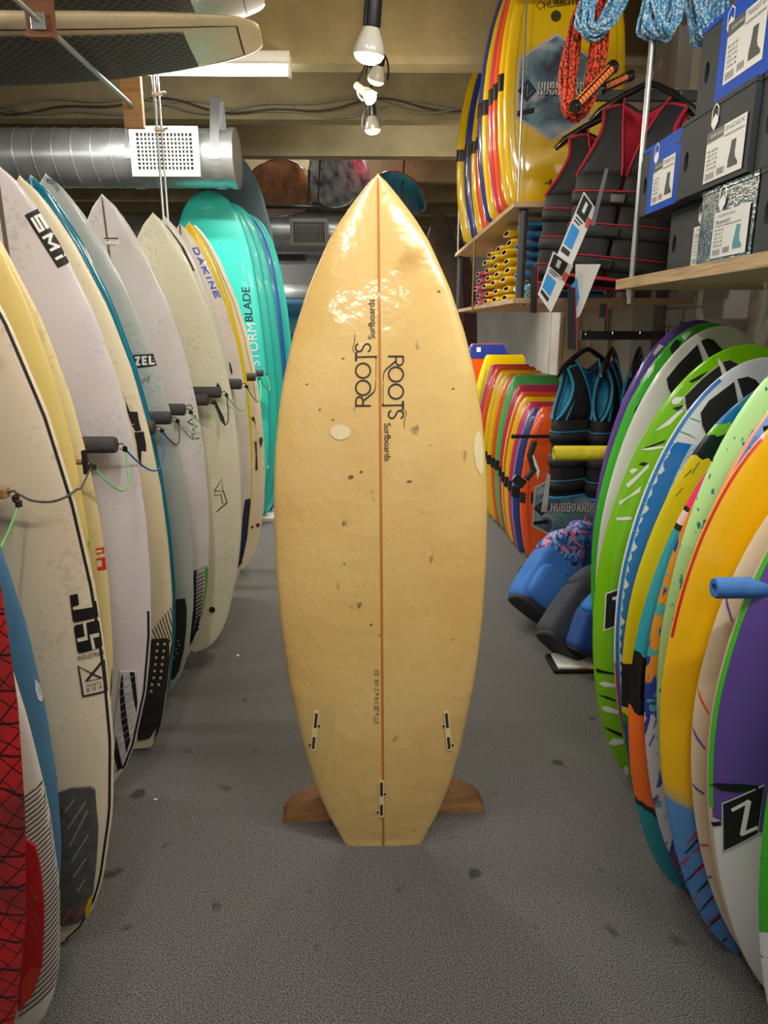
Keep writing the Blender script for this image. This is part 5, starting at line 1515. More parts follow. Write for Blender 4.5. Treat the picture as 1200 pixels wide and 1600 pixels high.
put_fins('blue', fb, fbd, fyd, .72, 3.62, 8, .012, 'the nearest stack')
put_fins('yellow', fy, fbd, fyd, .705, 3.92, 8, .012, 'the second stack')
put_fins('yellow', fy, fyd, fyd, .70, 4.22, 7, .012, 'the third stack')
put_fins('yellow', fy, fyd, fyd, .70, 4.54, 7, .012, 'the fourth stack')
put_fins('pink', fp, fyd, fyd, .69, 4.86, 5, .012, 'the farthest stack')

# ------------------------------------------------------------------ vests on hangers
NEO = mat('black_neoprene', (34, 34, 36), .75, c2=(26, 26, 28), nscale=20, bump=.08, bscale=60)
NEOG = mat('charcoal_neoprene', (52, 52, 55), .8, c2=(42, 42, 45), nscale=20)
PLAS = mat('black_plastic', (22, 22, 24), .25, coat=.3)
WIRE = mat('chrome_wire', (190, 190, 192), .2, metal=.9)
def lining(c):
    return mat('lining_%d' % c[0], c, .8, c2=tuple(int(v * .85) for v in c), nscale=30)
def solid(o, th, moff=0, rim=0, sub=0):
    md = o.modifiers.new('thickness', 'SOLIDIFY')
    md.thickness = th
    md.offset = -1
    md.material_offset = moff
    md.material_offset_rim = rim
    if sub:
        s = o.modifiers.new('soften', 'SUBSURF')
        s.levels = s.render_levels = sub
def vest(hook, yaw, label, c, group, h=.55, a=.2, b=.085, pitch=0, roll=0, bands=3, hanger=True, side=False):
    LN = lining(c)
    e = empty('life_vest', hook, (D(pitch), D(roll), D(yaw)), label, 'vest', group)
    zs, za, zb = -.125, -.125 - h * .42, -.125 - h
    def ex(z): return a * (1 - .06 * (z - za) / (zb - za) * 0 - .04 * math.sin(math.pi * min(1, max(0, (za - z) / (za - zb)))))
    # lower wrap, open at the front zip
    n, m = 30, 7
    v, f = [], []
    for j in range(m + 1):
        z = za + (zb - za) * j / m
        k = ex(z)
        for i in range(n + 1):
            t = .04 + (2 * math.pi - .08) * i / n
            v.append((k * math.sin(t), -b * (1.0 + .1 * math.sin(j * 1.6)) * math.copysign(abs(math.cos(t)) ** .8, math.cos(t)), z))
    for j in range(m):
        for i in range(n):
            f.append([j * (n + 1) + i, j * (n + 1) + i + 1, (j + 1) * (n + 1) + i + 1, (j + 1) * (n + 1) + i])
    mb = MB()
    mb.add(v, f)
    def shell(mb, nm):
        me = bpy.data.meshes.new(nm)
        me.from_pydata(mb.v, [], mb.f)
        me.materials.append(NEO)
        me.materials.append(LN)
        me.polygons.foreach_set('use_smooth', [True] * len(me.polygons))
        o = link(bpy.data.objects.new(nm, me), e)
        return o
    o = shell(mb, 'torso_panel')
    # make normals point outwards
    def outward(o, ref):
        bm = bmesh.new()
        bm.from_mesh(o.data)
        bm.normal_update()
        s = 0
        for fc in bm.faces:
            q = fc.calc_center_median()
            s += fc.normal.dot(Vector((q.x * ref[0], q.y * ref[1], 0)))
        if s < 0:
            bmesh.ops.reverse_faces(bm, faces=bm.faces[:])
        bm.to_mesh(o.data)
        bm.free()
    outward(o, (1, 1))
    solid(o, .022, 1, 0)
    def xout(v_): return a * (.98 - .40 * math.sin(min(1, v_ * 1.25) * math.pi / 2) + .14 * max(0, v_ - .6) / .4)
    edges = []
    for sg in (-1, 1):
        v, f = [], []
        N_, M_2 = 7, 9
        for j in range(M_2 + 1):
            t = j / M_2
            xi, xo = .010 + .075 * t ** 1.3, xout(t)
            for i in range(N_ + 1):
                x = xi + (xo - xi) * i / N_
                y = -b * math.sqrt(max(0.02, 1 - (x / a) ** 2)) * (1 - t ** 3)
                v.append((sg * x, y, za + (zs - za) * t - .04 * (x / a) ** 2 * t))
        for j in range(M_2):
            for i in range(N_):
                f.append([j * (N_ + 1) + i, j * (N_ + 1) + i + 1, (j + 1) * (N_ + 1) + i + 1, (j + 1) * (N_ + 1) + i])
        mb = MB(); mb.add(v, f)
        o = shell(mb, 'front_panel')
        outward(o, (0, 1))
        solid(o, .018, 1, 0)
        MB().tube([(sg * (.010 + .075 * (j / 9) ** 1.3), -b * (1 - (j / 9) ** 3) - .003, za + (zs - za) * j / 9) for j in range(10)], .004, n=6).obj('neck_piping', LN, e, smooth=True)
        edges.append([(sg * (xout(j / 9) + .002), -b * math.sqrt(max(.02, 1 - (xout(j / 9) / a) ** 2)) * (1 - (j / 9) ** 3), za + (zs - za) * j / 9 - .04 * (xout(j / 9) / a) ** 2 * (j / 9)) for j in range(10)])
    v, f = [], []
    N_, M_2 = 12, 9
    for j in range(M_2 + 1):
        t = j / M_2
        xo = xout(t)
        for i in range(N_ + 1):
            x = -xo + 2 * xo * i / N_
            y = b * math.sqrt(max(0.02, 1 - (x / a) ** 2)) * (1 - t ** 3)
            v.append((x, y, za + (zs - za) * t - .04 * (x / a) ** 2 * t - .045 * math.exp(-(x / .06) ** 2) * t ** 2))
    for j in range(M_2):
        for i in range(N_):
            f.append([j * (N_ + 1) + i, j * (N_ + 1) + i + 1, (j + 1) * (N_ + 1) + i + 1, (j + 1) * (N_ + 1) + i])
    mb = MB(); mb.add(v, f)
    o = shell(mb, 'back_panel')
    outward(o, (0, 1))
    solid(o, .018, 1, 0)
    # armhole piping, one loop each side
    for sg, ed in zip((-1, 1), edges):
        bk = [(p[0], -p[1], p[2]) for p in ed[::-1]]
        MB().tube(ed + bk, .0065, n=6).obj('armhole_piping', LN, e, smooth=True)
        if side:
            mb2 = MB()
            vs, fs = [], []
            for j in range(9):
                t = j / 8 * .72
                for i in range(7):
                    u = -1 + 2 * i / 6
                    vs.append((sg * (xout(t) - .030 - .03 * (1 - u * u)), u * b * .8 * (1 - t ** 3), za + (zs - za) * (t - .12 * (1 - abs(u)) * (1 - j / 8))))
            for j in range(8):
                for i in range(6):
                    fs.append([j * 7 + i, j * 7 + i + 1, (j + 1) * 7 + i + 1, (j + 1) * 7 + i])
            mb2.add(vs, fs)
            solid(mb2.obj('side_lining', LN, e, smooth=True), .008)
    # cross straps and coloured seams
    def ring(z, g, half, nm, m):
        v, f = [], []
        n = 32
        for zz in (z - half, z + half):
            k = ex(zz) + g
            for i in range(n):
                t = 2 * math.pi * i / n
                v.append((k * math.sin(t), -(b * 1.06 + g) * math.copysign(abs(math.cos(t)) ** .8, math.cos(t)), zz))
        for i in range(n):
            f.append([i, (i + 1) % n, n + (i + 1) % n, n + i])
        mb = MB(); mb.add(v, f)
        o = mb.obj(nm, m, e, smooth=True)
        solid(o, .004)
    for k in range(bands):
        z = za + (zb - za) * (.22 + .62 * k / max(1, bands - 1))
        ring(z, .008, .021, 'cross_strap', NEOG if k % 2 else NEO)
        ring(z + .026, .006, .0025, 'seam_piping', LN)
        MB().box(-.03, .03, -b * 1.1 - .022, -b * 1.1 - .008, z - .018, z + .018, bev=.005).obj('buckle', PLAS, e)
    ring(zb + .006, .003, .006, 'hem', LN)
    if hanger:
        hg = MB().tube([(-.205, 0, -.20), (-.17, 0, -.165), (-.09, 0, -.115), (-.03, 0, -.088), (0, 0, -.08), (.03, 0, -.088), (.09, 0, -.115), (.17, 0, -.165), (.205, 0, -.20)], [.009, .015, .013, .011, .012, .011, .013, .015, .009], n=10).obj('hanger', PLAS, e, smooth=True)
        pts = [(0, 0, -.08), (0, 0, -.035)] + [(.022 * math.cos(D(t)) - .0, 0, -.018 + .022 * math.sin(D(t))) for t in range(-60, 181, 20)]
        MB().tube(pts, .0022, n=6).obj('hook', WIRE, hg, smooth=True)
    return e
REDL, BLUL = (190, 28, 52), (52, 158, 200)
GV1, GV2 = 'red-lined vests on the upper arm', 'blue-lined vests on the lower arm'
# lower arm
def arm(label, x0, x1, y, z, r=.016):
    e = empty('display_arm', (x0, y, z), label=label, cat='rail')
    MB().box(0, x1 - x0, -r * .6, r * .6, -r * 1.2, r * 1.2, bev=.003).obj('bar', mat('arm_black', (40, 40, 42), .4), e)
    MB().box(x1 - x0 - .012, x1 - x0, -.03, .03, -.06, .06, bev=.003).obj('wall_plate', TRK, e)
    MB().box(-.004, .004, -.012, .012, -.022, .026, bev=.002).obj('end_stop', TRK, e)
    return e
arm('black wall arm holding the blue-lined vests', .955, XR - .075, 3.3, 1.385)
ords = ['front', 'second', 'third', 'fourth', 'fifth']
for i, (x, yw, dy) in enumerate(((.985, 36, -.005), (1.10, 62, .0), (1.225, 64, 0), (1.345, 66, 0))):
    v = vest((x, 3.3 + dy, 1.405), yw, 'black vest with sky blue lining, %s on the lower arm' % ords[i], BLUL, GV2, h=.63, a=.205, b=.058, side=True)
# buckle strap and tags of the front blue vest
def card(parent, pts, name, m, th=.0012):
    """a thin card given by its corner points"""
    P = [Vector(p) for p in pts]
    nrm = (P[1] - P[0]).cross(P[-1] - P[0]).normalized()
    n = len(P)
    Mi = parent.matrix_world.inverted() if parent else Matrix.Identity(4)
    vs = [Mi @ p for p in P] + [Mi @ (p + nrm * th) for p in P]
    return MB().add(vs, [list(range(n))[::-1], list(range(n, 2 * n))] + [[i, (i + 1) % n, (i + 1) % n + n, i + n] for i in range(n)]).obj(name, m, parent)
bpy.context.view_layer.update()
V1 = [o for o in bpy.data.objects if o.name == 'life_vest'][0]
CARD = mat('white_card', (226, 226, 224), .45)
def pxs(fn, pts, Y): return [at(*fn(p), Y=Y) for p in pts]
def f7(p): return (780 + p[0] / 4.615, 500 + p[1] / 4.615)
card(V1, pxs(f7, ((345, 1105), (370, 1115), (345, 1385), (300, 1385)), 3.07), 'hang_tag', mat('grey_card', (176, 172, 168), .5))
card(V1, pxs(f7, ((238, 975), (250, 975), (292, 1090), (278, 1148)), 3.06), 'hang_tag', CARD)
def strap(parent, pts, w, m, nm='loose_strap'):
    mb = MB()
    Mi = parent.matrix_world.inverted()
    P = [Mi @ Vector(p) for p in pts]
    mb.tube(P, w, n=6)
    return mb.obj(nm, m, parent, smooth=True)
strap(V1, [at(835, 690, Y=3.1), at(828, 712, Y=3.08), at(834, 735, Y=3.07), at(822, 748, Y=3.06)], .016, NEO)
mb = MB()
Mi = V1.matrix_world.inverted()
p = at(811, 752, Y=3.06)
MB().box(-.03, .03, -.008, .008, -.02, .02, bev=.005, M=Mi @ Matrix.Translation(p) @ Matrix.Rotation(D(35), 4, 'Y')).obj('loose_buckle', PLAS, V1)
# upper arm
arm('black wall arm holding the red-lined vests', .84, XR, 3.02, 2.285)
h1 = at(930, 160, Y=3.05)
va = vest((.945, 3.03, 2.30), -28, 'black vest with red lining turned to the aisle, outermost on the upper arm', REDL, GV1, h=.60, a=.215, b=.06, roll=6)
vb = vest((1.02, 2.84, 2.355), -38, 'long black vest with red hem and seams hanging behind the steel rod', REDL, GV1, h=.64, a=.215, b=.068, roll=8)
vc = vest((1.17, 3.0, 2.30), -62, 'black vest with red lining half hidden behind the boot boxes', REDL, GV1, h=.6, a=.21, b=.05)
vd = vest((1.31, 3.0, 2.30), -66, 'black vest with red lining deepest behind the boot boxes', REDL, GV1, h=.6, a=.21, b=.05)
bpy.context.view_layer.update()
def f5(p): return (820 + p[0] / 3.158, 180 + p[1] / 3.158)
TB = mat('tag_blue', (54, 150, 226), .45)
TK = mat('tag_dark', (40, 42, 46), .45)
def hangtag(par, corners, Y0, Y1, nm='hang_tag'):
    """corners: top-left, top-right, bottom-right, bottom-left in the photo; the card hangs at its own depth"""
    P = [at(*f5(c), Y=y) for c, y in zip(corners, (Y0, Y0, Y1, Y1))]
    o = card(par, P, nm, CARD, .0015)
    def sub(u0, u1, v0, v1, m, k):
        q = []
        for u, v in ((u0, v0), (u1, v0), (u1, v1), (u0, v1)):
            q.append(P[0] * (1 - u) * (1 - v) + P[1] * u * (1 - v) + P[2] * u * v + P[3] * (1 - u) * v + Vector((0, -.0022 * k, 0)))
        Mi = par.matrix_world.inverted()
        MB().add([Mi @ p for p in q], [[0, 1, 2, 3]]).obj('tag_print', m, o)
    sub(.06, .75, .03, .32, TK, 1)
    sub(.08, .62, .48, .80, TB, 1)
    sub(.08, .62, .84, .92, TK, 1)
    sub(.12, .6, .36, .38, BLACK, 1)
    sub(.12, .5, .41, .43, BLACK, 1)
    sub(.78, .98, .2, .36, mat('tag_red', (222, 70, 40), .45), 1)
    sub(.3, .48, .08, .24, WHITE, 2)
    return o
hangtag(va, ((140, 672), (240, 742), (128, 975), (65, 884)), 2.72, 2.68)
hangtag(vb, ((292, 376), (352, 462), (232, 742), (160, 690)), 2.64, 2.60)
P = [at(*f5(c), Y=2.74) for c in ((250, 735), (375, 735), (272, 990), (250, 1005))]
card(vb, P, 'hang_tag', CARD)
P = [at(*f5(c), Y=2.735) for c in ((228, 845), (258, 800), (270, 900), (258, 945))]
card(vb, P, 'hang_tag', TB)
P = [at(*f5(c), Y=2.62) for c in ((398, 262), (414, 265), (345, 545), (325, 542))]
card(vb, P, 'grey_webbing', mat('grey_webbing', (104, 104, 110), .6), .003)
def webbing(par, corners, Y, red=True):
    P = [at(*f5(c), Y=Y) for c in corners]
    o = card(par, P, 'strap_end', NEO, .004)
    if red:
        q = [P[1] * .88 + P[0] * .12, P[1], P[2], P[2] * .88 + P[3] * .12]
        card(par, [p + Vector((0, -.006, 0)) for p in q], 'strap_edge', lining(REDL), .001)
webbing(vb, ((214, 850), (250, 850), (256, 1158), (212, 1155)), 2.70)
webbing(va, ((30, 750), (66, 745), (60, 976), (28, 974)), 2.80)
webbing(vc, ((372, 930), (410, 930), (400, 1000), (366, 1000)), 2.82)

# ------------------------------------------------------------------ boot boxes on the thick shelf
CHA = mat('charcoal_card', (52, 56, 58), .65, c2=(46, 49, 51), nscale=5, spec=.25)
CHB = mat('box_blue', (4, 80, 200), .6, c2=(2, 72, 186), nscale=5, spec=.15)
KRA = mat('kraft_inside', (176, 138, 92), .8)
PAPR = mat('label_paper', (222, 222, 218), .5)
GREYP = mat('label_grey', (120, 122, 124), .5)
def boot(m, M, x, z, s, par):
    q = [(0, 0), (1, 0), (1.0, .12), (.72, .3), (.62, .5), (.66, 1), (.2, 1), (.12, .6), (0, .3)]
    flat_faces(M, [[(x + a * s * .8, z + b * s) for a, b in q]], 'boot_picture', m, par, off=.0036)
GBX = 'boot boxes on the thick shelf'
def bootbox(label, X, y0, y1, z0, z1, dep, sleeve=None, title=None, lab=None, hole=True, brand=False, boots=None, tone=CHA):
    """y0 is the far end, seen on the left"""
    e = empty('boot_box', (0, 0, 0), label=label, cat='box', group=GBX)
    e.matrix_world = axes((X, y0, z0), (0, -1, 0), (1, 0, 0), (0, 0, 1))
    W, H = y0 - y1, z1 - z0 - .002
    hx, hz, hr, hq = W * .115, H * .46, .014, .026
    mb = MB()
    n = 24
    if hole:
        # front face with a finger hole
        cir = [(hx + hr * math.cos(2 * math.pi * i / n), hz + hq * math.sin(2 * math.pi * i / n)) for i in range(n)]
        out = []
        for i in range(n):
            c, s = math.cos(2 * math.pi * i / n), math.sin(2 * math.pi * i / n)
            k = 1 / max(abs(c), abs(s))
            u, w = c * k, s * k
            out.append((hx + (W - hx if u > 0 else hx) * u, hz + (H - hz if w > 0 else hz) * w))
        mb.add([(p[0], 0, p[1]) for p in out] + [(p[0], 0, p[1]) for p in cir], [[i, (i + 1) % n, (i + 1) % n + n, i + n] for i in range(n)])
        mb.add([(p[0], 0, p[1]) for p in cir] + [(p[0], .02, p[1]) for p in cir], [[i, (i + 1) % n, (i + 1) % n + n, i + n] for i in range(n)])
    else:
        mb.add([(0, 0, 0), (W, 0, 0), (W, 0, H), (0, 0, H)], [[0, 1, 2, 3]])
    mb.add([(0, 0, 0), (W, 0, 0), (W, dep, 0), (0, dep, 0), (0, 0, H), (W, 0, H), (W, dep, H), (0, dep, H)], [[3, 2, 1, 0], [4, 5, 6, 7], [1, 2, 6, 5], [2, 3, 7, 6], [3, 0, 4, 7]])
    me = bpy.data.meshes.new('carton')
    me.from_pydata(mb.v, [], mb.f)
    me.materials.append(tone)
    link(bpy.data.objects.new('carton', me), e)
    if hole:
        MB().add([(hx - hr, .018, hz - hq), (hx + hr, .018, hz - hq), (hx + hr, .018, hz + hq), (hx - hr, .018, hz + hq)], [[0, 1, 2, 3]]).obj('hole_liner', KRA, e)
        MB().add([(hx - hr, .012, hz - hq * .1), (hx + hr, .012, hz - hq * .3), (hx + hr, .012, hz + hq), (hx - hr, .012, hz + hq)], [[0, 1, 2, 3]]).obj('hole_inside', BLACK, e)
    # lid edge
    MB().box(-.002, W + .002, -.0025, .012, H - .012, H, bev=.0008).obj('lid_edge', tone if sleeve is None or sleeve > .5 else CHB, e)
    I = Matrix.Identity(4)
    x0 = 0.0
    if sleeve is not None:
        r = .03
        q = [(W * sleeve, 0), (W - r, 0)] + [(W - r + r * math.sin(D(a)), r - r * math.cos(D(a))) for a in range(10, 91, 16)] + [(W, H), (W * sleeve, H)]
        MB().prism(q, -.0022, 0).obj('blue_flap', CHB, e)
    if sleeve is not None:
        flat_text(I, '6X', W * .80, H * .80, W * .12, H * .10, 'flap_lettering', BLACK, e, off=.003, bold=.01)
    if brand:
        cx, cz, k = W * brand[0], H * brand[1], .030
        hexo = [(0, 1), (.55, .62), (.55, -.5), (0, -1), (-.55, -.5), (-.55, .62)]
        flat_faces(I, stroke([(cx + a * k, cz + b * k) for a, b in hexo], .004, True) + [[(cx - .4 * k, cz - .1 * k), (cx + .05 * k, cz + .25 * k), (cx + .5 * k, cz - .1 * k), (cx + .5 * k, cz - .45 * k), (cx, cz - .9 * k), (cx - .5 * k, cz - .45 * k)]], 'emblem', WHITE, e, off=.003)
    if lab:
        a, b, c, d = lab[0] * W, lab[1] * W, lab[2] * H, lab[3] * H
        w, h = b - a, d - c
        lb = flat_faces(I, [[(a, c), (b, c), (b, d), (a, d)]], 'paper_label', PAPR, e, off=.003)
        if title[0] == 'plain':
            flat_text(I, 'LIQUIDFORCE', a + w * .12, d - h * .13, w * .5, h * .07, 'label_lettering', GREYP, lb, off=.0036)
            flat_text(I, title[1], a + w * .05, d - h * .27, w * .45, h * .08, 'label_lettering', BLACK, lb, off=.0036)
            flat_text(I, 'CT WAKE 4-7 WAKEBOARD BINDING', a + w * .05, d - h * .33, w * .75, h * .04, 'label_lettering', BLACK, lb, off=.0036)
        else:
            flat_faces(I, [[(a, d - h * .22), (a + w * .45, d - h * .2), (a + w * .45, d), (a, d)]], 'label_panel', mat('label_charcoal', (44, 46, 50), .5), lb, off=.0034)
            flat_text(I, 'LIQUID FORCE', a + w * .1, d - h * .14, w * .33, h * .06, 'label_lettering', WHITE, lb, off=.0040)
            flat_text(I, title[1], a + w * .5, d - h * .14, w * .46, h * .09, 'label_lettering', GREYP, lb, off=.0036)
            flat_text(I, 'WAKEBOARD BINDING', a + w * .47, d - h * .25, w * .5, h * .045, 'label_lettering', BLACK, lb, off=.0036)
        for i, t in enumerate(title[2]):
            flat_text(I, t, a + w * .06, d - h * (.42 + .085 * i), w * .26, h * .05, 'label_lettering', BLACK, lb, off=.0036)
        bars = []
        for k in range(14):
            if k % 3 != 2: bars.append([(a + w * (.06 + .016 * k), c + h * .05), (a + w * (.068 + .016 * k), c + h * .05), (a + w * (.068 + .016 * k), c + h * .18), (a + w * (.06 + .016 * k), c + h * .18)])
        for k in range(12):
            if k % 4 != 1: bars.append([(a + w * (.36 + .016 * k), c + h * .07), (a + w * (.368 + .016 * k), c + h * .07), (a + w * (.368 + .016 * k), c + h * .2), (a + w * (.36 + .016 * k), c + h * .2)])
        flat_faces(I, bars, 'bar_code', BLACK, lb, off=.0036)
        boot(boots or mat('boot_print', (50, 52, 54), .6), I, a + w * .64, c + h * .12, h * .5, lb)
    return e
SZS = ('EU 42-43', 'USA 8-12', 'UK 7-10', 'EUR 41-46', 'CM 26-28')
z1, z2, z3, z4 = SZ, SZ + .185, SZ + .388, SZ + .60
bootbox('charcoal boot box with half-covered paper label at the far end of the bottom row', .935, 2.345, 2.0, z1, z2, .32, title=('plain', 'TRANSIT', SZS), lab=(.52, .98, .04, .62), brand=(.64, .8))
bw = bootbox('black boot box in clear plastic with teal boot picture in the bottom row', .885, 2.02, 1.735, z1, z2, .34, title=('plain', 'TRANSIT', SZS), lab=(.30, .93, .04, .64), brand=(.42, .82), hole=False, boots=mat('boot_teal', (60, 140, 156), .5), tone=mat('black_card_wrapped', (26, 30, 34), .15, coat=1.0, c2=(60, 80, 96), nscale=18, stretch=(1, 1, 3), lo=.5, hi=.8, bump=.4, bscale=40))
bootbox('charcoal boot box with open finger hole at the near end of the bottom row', .885, 1.725, 1.34, z1, z2, .34)
bootbox('boot box with blue flap marked 6X in the middle row', .885, 2.50, 2.175, z2 - .0, z3, .34, sleeve=.22, title=('panel', 'TRANSIT 6X', SZS), lab=(.34, .84, .10, .70), brand=(.38, .84))
ib = bootbox('charcoal boot box labelled INDEX in the middle row', .872, 2.168, 1.775, z2, z3, .34, title=('panel', 'INDEX', SZS), lab=(.44, .95, .06, .66), brand=(.52, .82))
bootbox('charcoal boot box at the near end of the middle row', .885, 1.765, 1.40, z2, z3, .34)
bootbox('boot box with large blue flap on the very top of the pile', .885, 2.125, 1.72, z3, z4, .34, sleeve=.28, title=('panel', 'TRANSIT 6X', SZS), lab=(.38, .84, .16, .80), brand=(.40, .84))
bootbox('charcoal boot box beside the topmost blue one', .90, 1.71, 1.36, z3, z4, .34)

# ------------------------------------------------------------------ tow ropes
def ropemat(name, c, c2):
    return mat(name, c, .7, c2=c2, nscale=140, lo=.48, hi=.56)
def hank(label, p, w, h, n, r, m, roll, yaw, wrap=None):
    e = empty('tow_rope', p, (0, D(roll), D(yaw)), label, 'rope', 'coiled tow ropes')
    mb = MB()
    rnd = random.Random(int(p[0] * 1000) + n)
    for k in range(n):
        s = .36 + .7 * rnd.random()
        dy = (rnd.random() - .5) * w * .55
        ph = rnd.random() * 6
        pts = []
        for i in range(30):
            a = 2 * math.pi * i / 30
            c, t = math.cos(a), math.sin(a)
            pts.append((w / 2 * s * math.copysign(abs(c) ** .7, c) + .006 * math.sin(3 * a + ph), dy * (.6 + .5 * abs(t)) + .006 * math.sin(4 * a + ph), -h / 2 + h / 2 * (.9 + .2 * (s - .75)) * t + .006 * math.sin(5 * a + ph)))
        mb.tube(pts, r, n=6, closed=True)
    o = mb.obj('coil', m, e, smooth=True)
    if wrap:
        for zz in (-h * .3, -h * .78):
            MB().tube([(w * .33 + .05 * w * math.cos(D(a)) * 3.4 * .4, .4 * w * math.sin(D(a)), zz + .02 * math.sin(D(a))) for a in range(0, 360, 24)], .003, n=6, closed=True).obj('cable_tie', WHITE, e, smooth=True)
        MB().lathe([(0, .03), (.026, .026), (.034, 0), (.03, -.02), (0, -.024)], 14, Matrix.Translation((0, 0, .0))).obj('float', PLAS, e, smooth=True)
    return e
ORG = ropemat('orange_rope', (236, 74, 24), (30, 20, 16))
BLR = ropemat('blue_white_rope', (48, 140, 196), (200, 220, 228))
p = at(928, -8, Y=2.66)
hank('orange tow rope coil with black flecks hanging above the vests', p, .125, .37, 30, .0056, ORG, 6, -10, True)
p = at(985, -95, Y=2.60)
hank('blue and white tow rope coil nearest the orange one', p, .13, .30, 28, .0052, BLR, 24, 10)
p = at(1062, -100, Y=2.55)
hank('blue and white tow rope coil left of the top blue box', p, .15, .30, 32, .0052, BLR, 12, 25)
p = at(1112, -110, Y=2.60)
hank('blue and white tow rope coil partly behind the top blue box', p, .14, .32, 26, .0052, BLR, -5, 25)
p = at(790, 440, Y=3.62)
e = hank('small light blue rope bundle lying in front of the swim fins', (0.715, 3.475, SBZ + .012), .10, .10, 10, .006, ropemat('sky_rope', (96, 186, 210), (220, 235, 238)), 90, 30)
e.rotation_euler = (D(90), 0, D(20))
e.location = (.76, 3.50, SBZ + .035)
# rope handles
def handle(label, a, b, Y0, Y1, r):
    A, Bv = at(*a, Y=Y0), at(*b, Y=Y1)
    e = empty('rope_handle', A, label=label, cat='handle', group='tow rope handles')
    d = Bv - A
    L = d.length
    M = d.to_track_quat('Z', 'Y').to_matrix().to_4x4()
    MB().lathe([(0, .012), (r * .95, .012), (r, .02), (r, L - .02), (r * .95, L - .012), (0, L - .012)], 18, M).obj('grip', mat('orange_grip', (255, 136, 64), .6), e, smooth=True)
    for k in range(4):
        t = D(45 + 90 * k)
        MB().tube([M @ Vector((r * math.cos(t), r * math.sin(t), .014)), M @ Vector((r * math.cos(t), r * math.sin(t), L - .014))], .003, n=6).obj('grip_rib', PLAS, e, smooth=True)
    nr = 14
    mb = MB()
    for k in range(1, nr):
        z = L * k / nr
        mb.tube([M @ Vector(((r + .0005) * math.cos(D(t)), (r + .0005) * math.sin(D(t)), z)) for t in range(0, 360, 24)], .0012, n=4, closed=True)
    mb.obj('grip_grooves', PLAS, e)
    for z0, z1 in ((-.004, .016), (L - .016, L + .008)):
        MB().lathe([(0, z0), (r * 1.15, z0), (r * 1.3, (z0 + z1) / 2), (r * 1.15, z1), (0, z1)], 16, M).obj('end_cap', PLAS, e, smooth=True)
handle('orange ribbed rope handle slanting across the wave sticker', (897, 168), (958, 104), 2.56, 2.62, .0165)
handle('second orange ribbed rope handle in shade behind the first', (938, 140), (985, 118), 2.72, 2.74, .0145)

# ------------------------------------------------------------------ bags hanging low by the vests
def sell(a, b, c, e1, e2, M, nu=28, nv=16, fn=None):
    mb = MB()
    vs, fs = [], []
    def sg(v, e): return math.copysign(abs(v) ** e, v)
    for j in range(nv + 1):
        p = -math.pi / 2 + math.pi * j / nv
        for i in range(nu):
            t = 2 * math.pi * i / nu
            q = Vector((a * sg(math.cos(p), e1) * sg(math.cos(t), e2), b * sg(math.cos(p), e1) * sg(math.sin(t), e2), c * sg(math.sin(p), e1)))
            if fn: q = fn(q)
            vs.append(M @ q)
    for j in range(nv):
        for i in range(nu):
            fs.append([j * nu + i, j * nu + (i + 1) % nu, (j + 1) * nu + (i + 1) % nu, (j + 1) * nu + i])
    mb.add(vs, fs)
    return mb
GBG = 'bags hanging below the vests'
def bag(label, pb, pt, Yb, Yt, w, d, m, mflap, yaw, pocket=True):
    A, Bv = at(*pb, Y=Yb), at(*pt, Y=Yt)
    ax = (Bv - A)
    L = ax.length
    zx = ax.normalized()
    xx = Vector((math.cos(D(yaw)), math.sin(D(yaw)), 0))
    xx = (xx - zx * xx.dot(zx)).normalized()
    yy = zx.cross(xx)
    e = empty('backpack', label=label, cat='bag', group=GBG)
    e.matrix_world = axes(A, xx, yy, zx)
    T = Matrix.Translation
    def crease(q):
        k = 1 - .10 * math.exp(-(q.x / (w * .05)) ** 2)
        return Vector((q.x * (1 - .12 * max(0, q.z / L)), q.y * (k if q.y < 0 else 1) + .006 * math.sin(q.z * 40), q.z))
    sell(w / 2, d / 2, L * .36, .32, .35, T((0, 0, L * .36)), fn=crease).obj('bag_body', m, e, smooth=True)
    if pocket:
        sell(w * .40, d * .22, L * .22, .5, .5, T((0, -d * .46, L * .26)), fn=crease).obj('front_pocket', m, e, smooth=True)
    sell(w * .46, d * .48, L * .20, .5, .6, T((0, -d * .04, L * .80)), fn=lambda q: Vector((q.x * (1 - .25 * q.z / (L * .2)), q.y, q.z))).obj('top_flap', mflap, e, smooth=True)
    sell(w * .44, d * .46, L * .045, .4, .5, T((0, .0, L * .015))).obj('base_panel', mat('bag_base', (44, 46, 52), .7), e, smooth=True)
    for s in (-1, 1):
        MB().tube([(s * w * .28, d * .45, L * .15), (s * w * .36, d * .75, L * .4), (s * w * .25, d * .6, L * .8), (s * w * .15, d * .35, L * .93)], .012, n=8).obj('shoulder_strap', mat('bag_strap', (30, 32, 38), .7), e, smooth=True)
    MB().tube([(-.02, 0, L * .95), (-.018, 0, L * 1.06), (.018, 0, L * 1.06), (.02, 0, L * .95)], .006, n=8).obj('grab_loop', mat('bag_loop', (150, 110, 110), .7), e, smooth=True)
    MB().box(w * .18, w * .24, -d * .5, -d * .44, L * .3, L * .7, bev=.004).obj('zip', MATS['bag_strap'], e)
    return e
def floral():
    m = zmat('floral_print', [(0, (40, 96, 186)), (.5, (40, 96, 186))], wob=.01, L=1.0, rough=.75, coat=0, splat=[((110, 180, 226), 26, .52, (2.2, 1, .7)), ((236, 130, 150), 22, .57, (.7, 1, 2.4)), ((24, 44, 120), 30, .60, (2, 1, .6)), ((226, 50, 50), 14, .64, (1, 1, 1))])
    return m
FLO = floral()
BGB = mat('bag_blue', (60, 124, 210), .75, c2=(50, 108, 190), nscale=8, bump=.15, bscale=20)
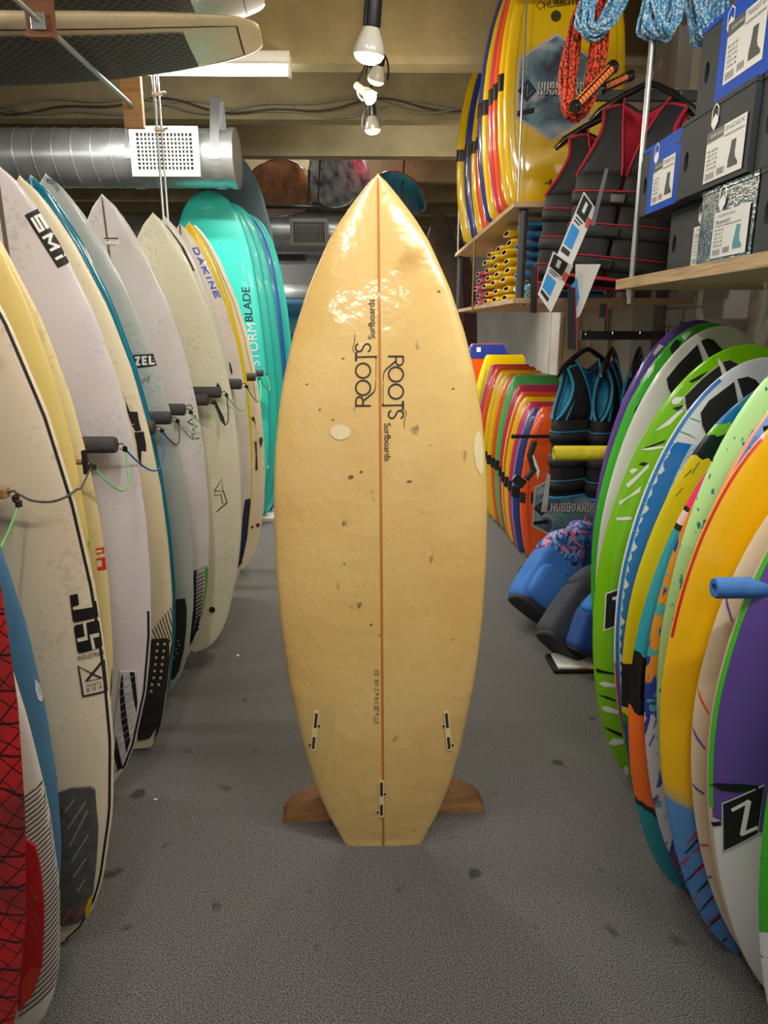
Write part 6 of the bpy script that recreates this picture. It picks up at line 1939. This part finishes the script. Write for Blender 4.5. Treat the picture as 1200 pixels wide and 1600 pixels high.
BGD = mat('bag_charcoal', (62, 68, 80), .8, c2=(50, 56, 66), nscale=8, bump=.15, bscale=20)
BGN = mat('bag_navy', (40, 84, 160), .75, c2=(30, 66, 132), nscale=8)
bag('bright blue backpack with floral top leaning toward the aisle', (826, 952), (890, 838), 3.17, 3.42, .24, .16, BGB, FLO, 22)
bag('dark blue floral backpack behind the bright blue one', (892, 905), (918, 815), 3.45, 3.5, .22, .13, mat('bag_floral_body', (34, 64, 140), .75, c2=(70, 130, 200), nscale=14), FLO, 20, False)
bag('charcoal backpack resting lowest on the carpet edge', (872, 1012), (945, 895), 2.82, 3.05, .24, .15, BGD, BGD, 20, False)
bag('navy blue bag squeezed between charcoal bag and lime board', (915, 1020), (950, 930), 2.74, 2.80, .20, .10, BGN, mat('bag_sky', (30, 120, 206), .7), 20, False)
sh = empty('bag_stand', at(905, 1046, Z=0), label='flat black and white base under the navy bag', cat='base')
MB().box(-.12, .10, -.04, .12, 0, .018, bev=.006).obj('plate', BLACK, sh)
MB().box(-.10, .08, -.035, .10, .018, .03, bev=.004).obj('white_top', WHITE, sh)
MB().box(-.02, .03, -.038, -.0355, .02, .028).obj('orange_mark', mat('orange_mark', (226, 140, 40), .6), sh)

# ------------------------------------------------------------------ litter on the carpet
SCR = mat('paper_scrap', (226, 224, 216), .8)
for (px, py, s, lb) in ((372, 1025, .010, 'white paper scrap on the carpet left of the yellow board'), (398, 858, .016, 'torn white scrap at the far end of the left aisle'), (393, 842, .014, 'white scrap nearest the last surfboard of the rack'), (243, 1250, .008, 'tiny white crumb on the carpet beside the cream board')):
    p = at(px, py, Z=0)
    n = 7
    q = [(s * math.cos(2 * math.pi * i / n) * (.6 + .4 * random.random()), s * math.sin(2 * math.pi * i / n) * (.6 + .4 * random.random())) for i in range(n)]
    mb = MB()
    mb.add([(p.x + a, p.y + b, .002 + .004 * random.random()) for a, b in q] + [(p.x + a * .9, p.y + b * .9, .0005) for a, b in q], [list(range(n)), list(range(2 * n - 1, n - 1, -1))] + [[i, i + n, (i + 1) % n + n, (i + 1) % n] for i in range(n)])
    tag(mb.obj('paper_scrap', SCR), lb, 'litter', 'paper scraps on the carpet')
wb = at(420, 815, Z=0)
wo = empty('floor_plinth', (wb.x, 5.2, 0), label='low white plinth under the aqua soft boards', cat='plinth')
MB().box(-.5, .12, -.08, .65, 0, .03, bev=.004).obj('slab', mat('plinth_white', (214, 212, 204), .6), wo)
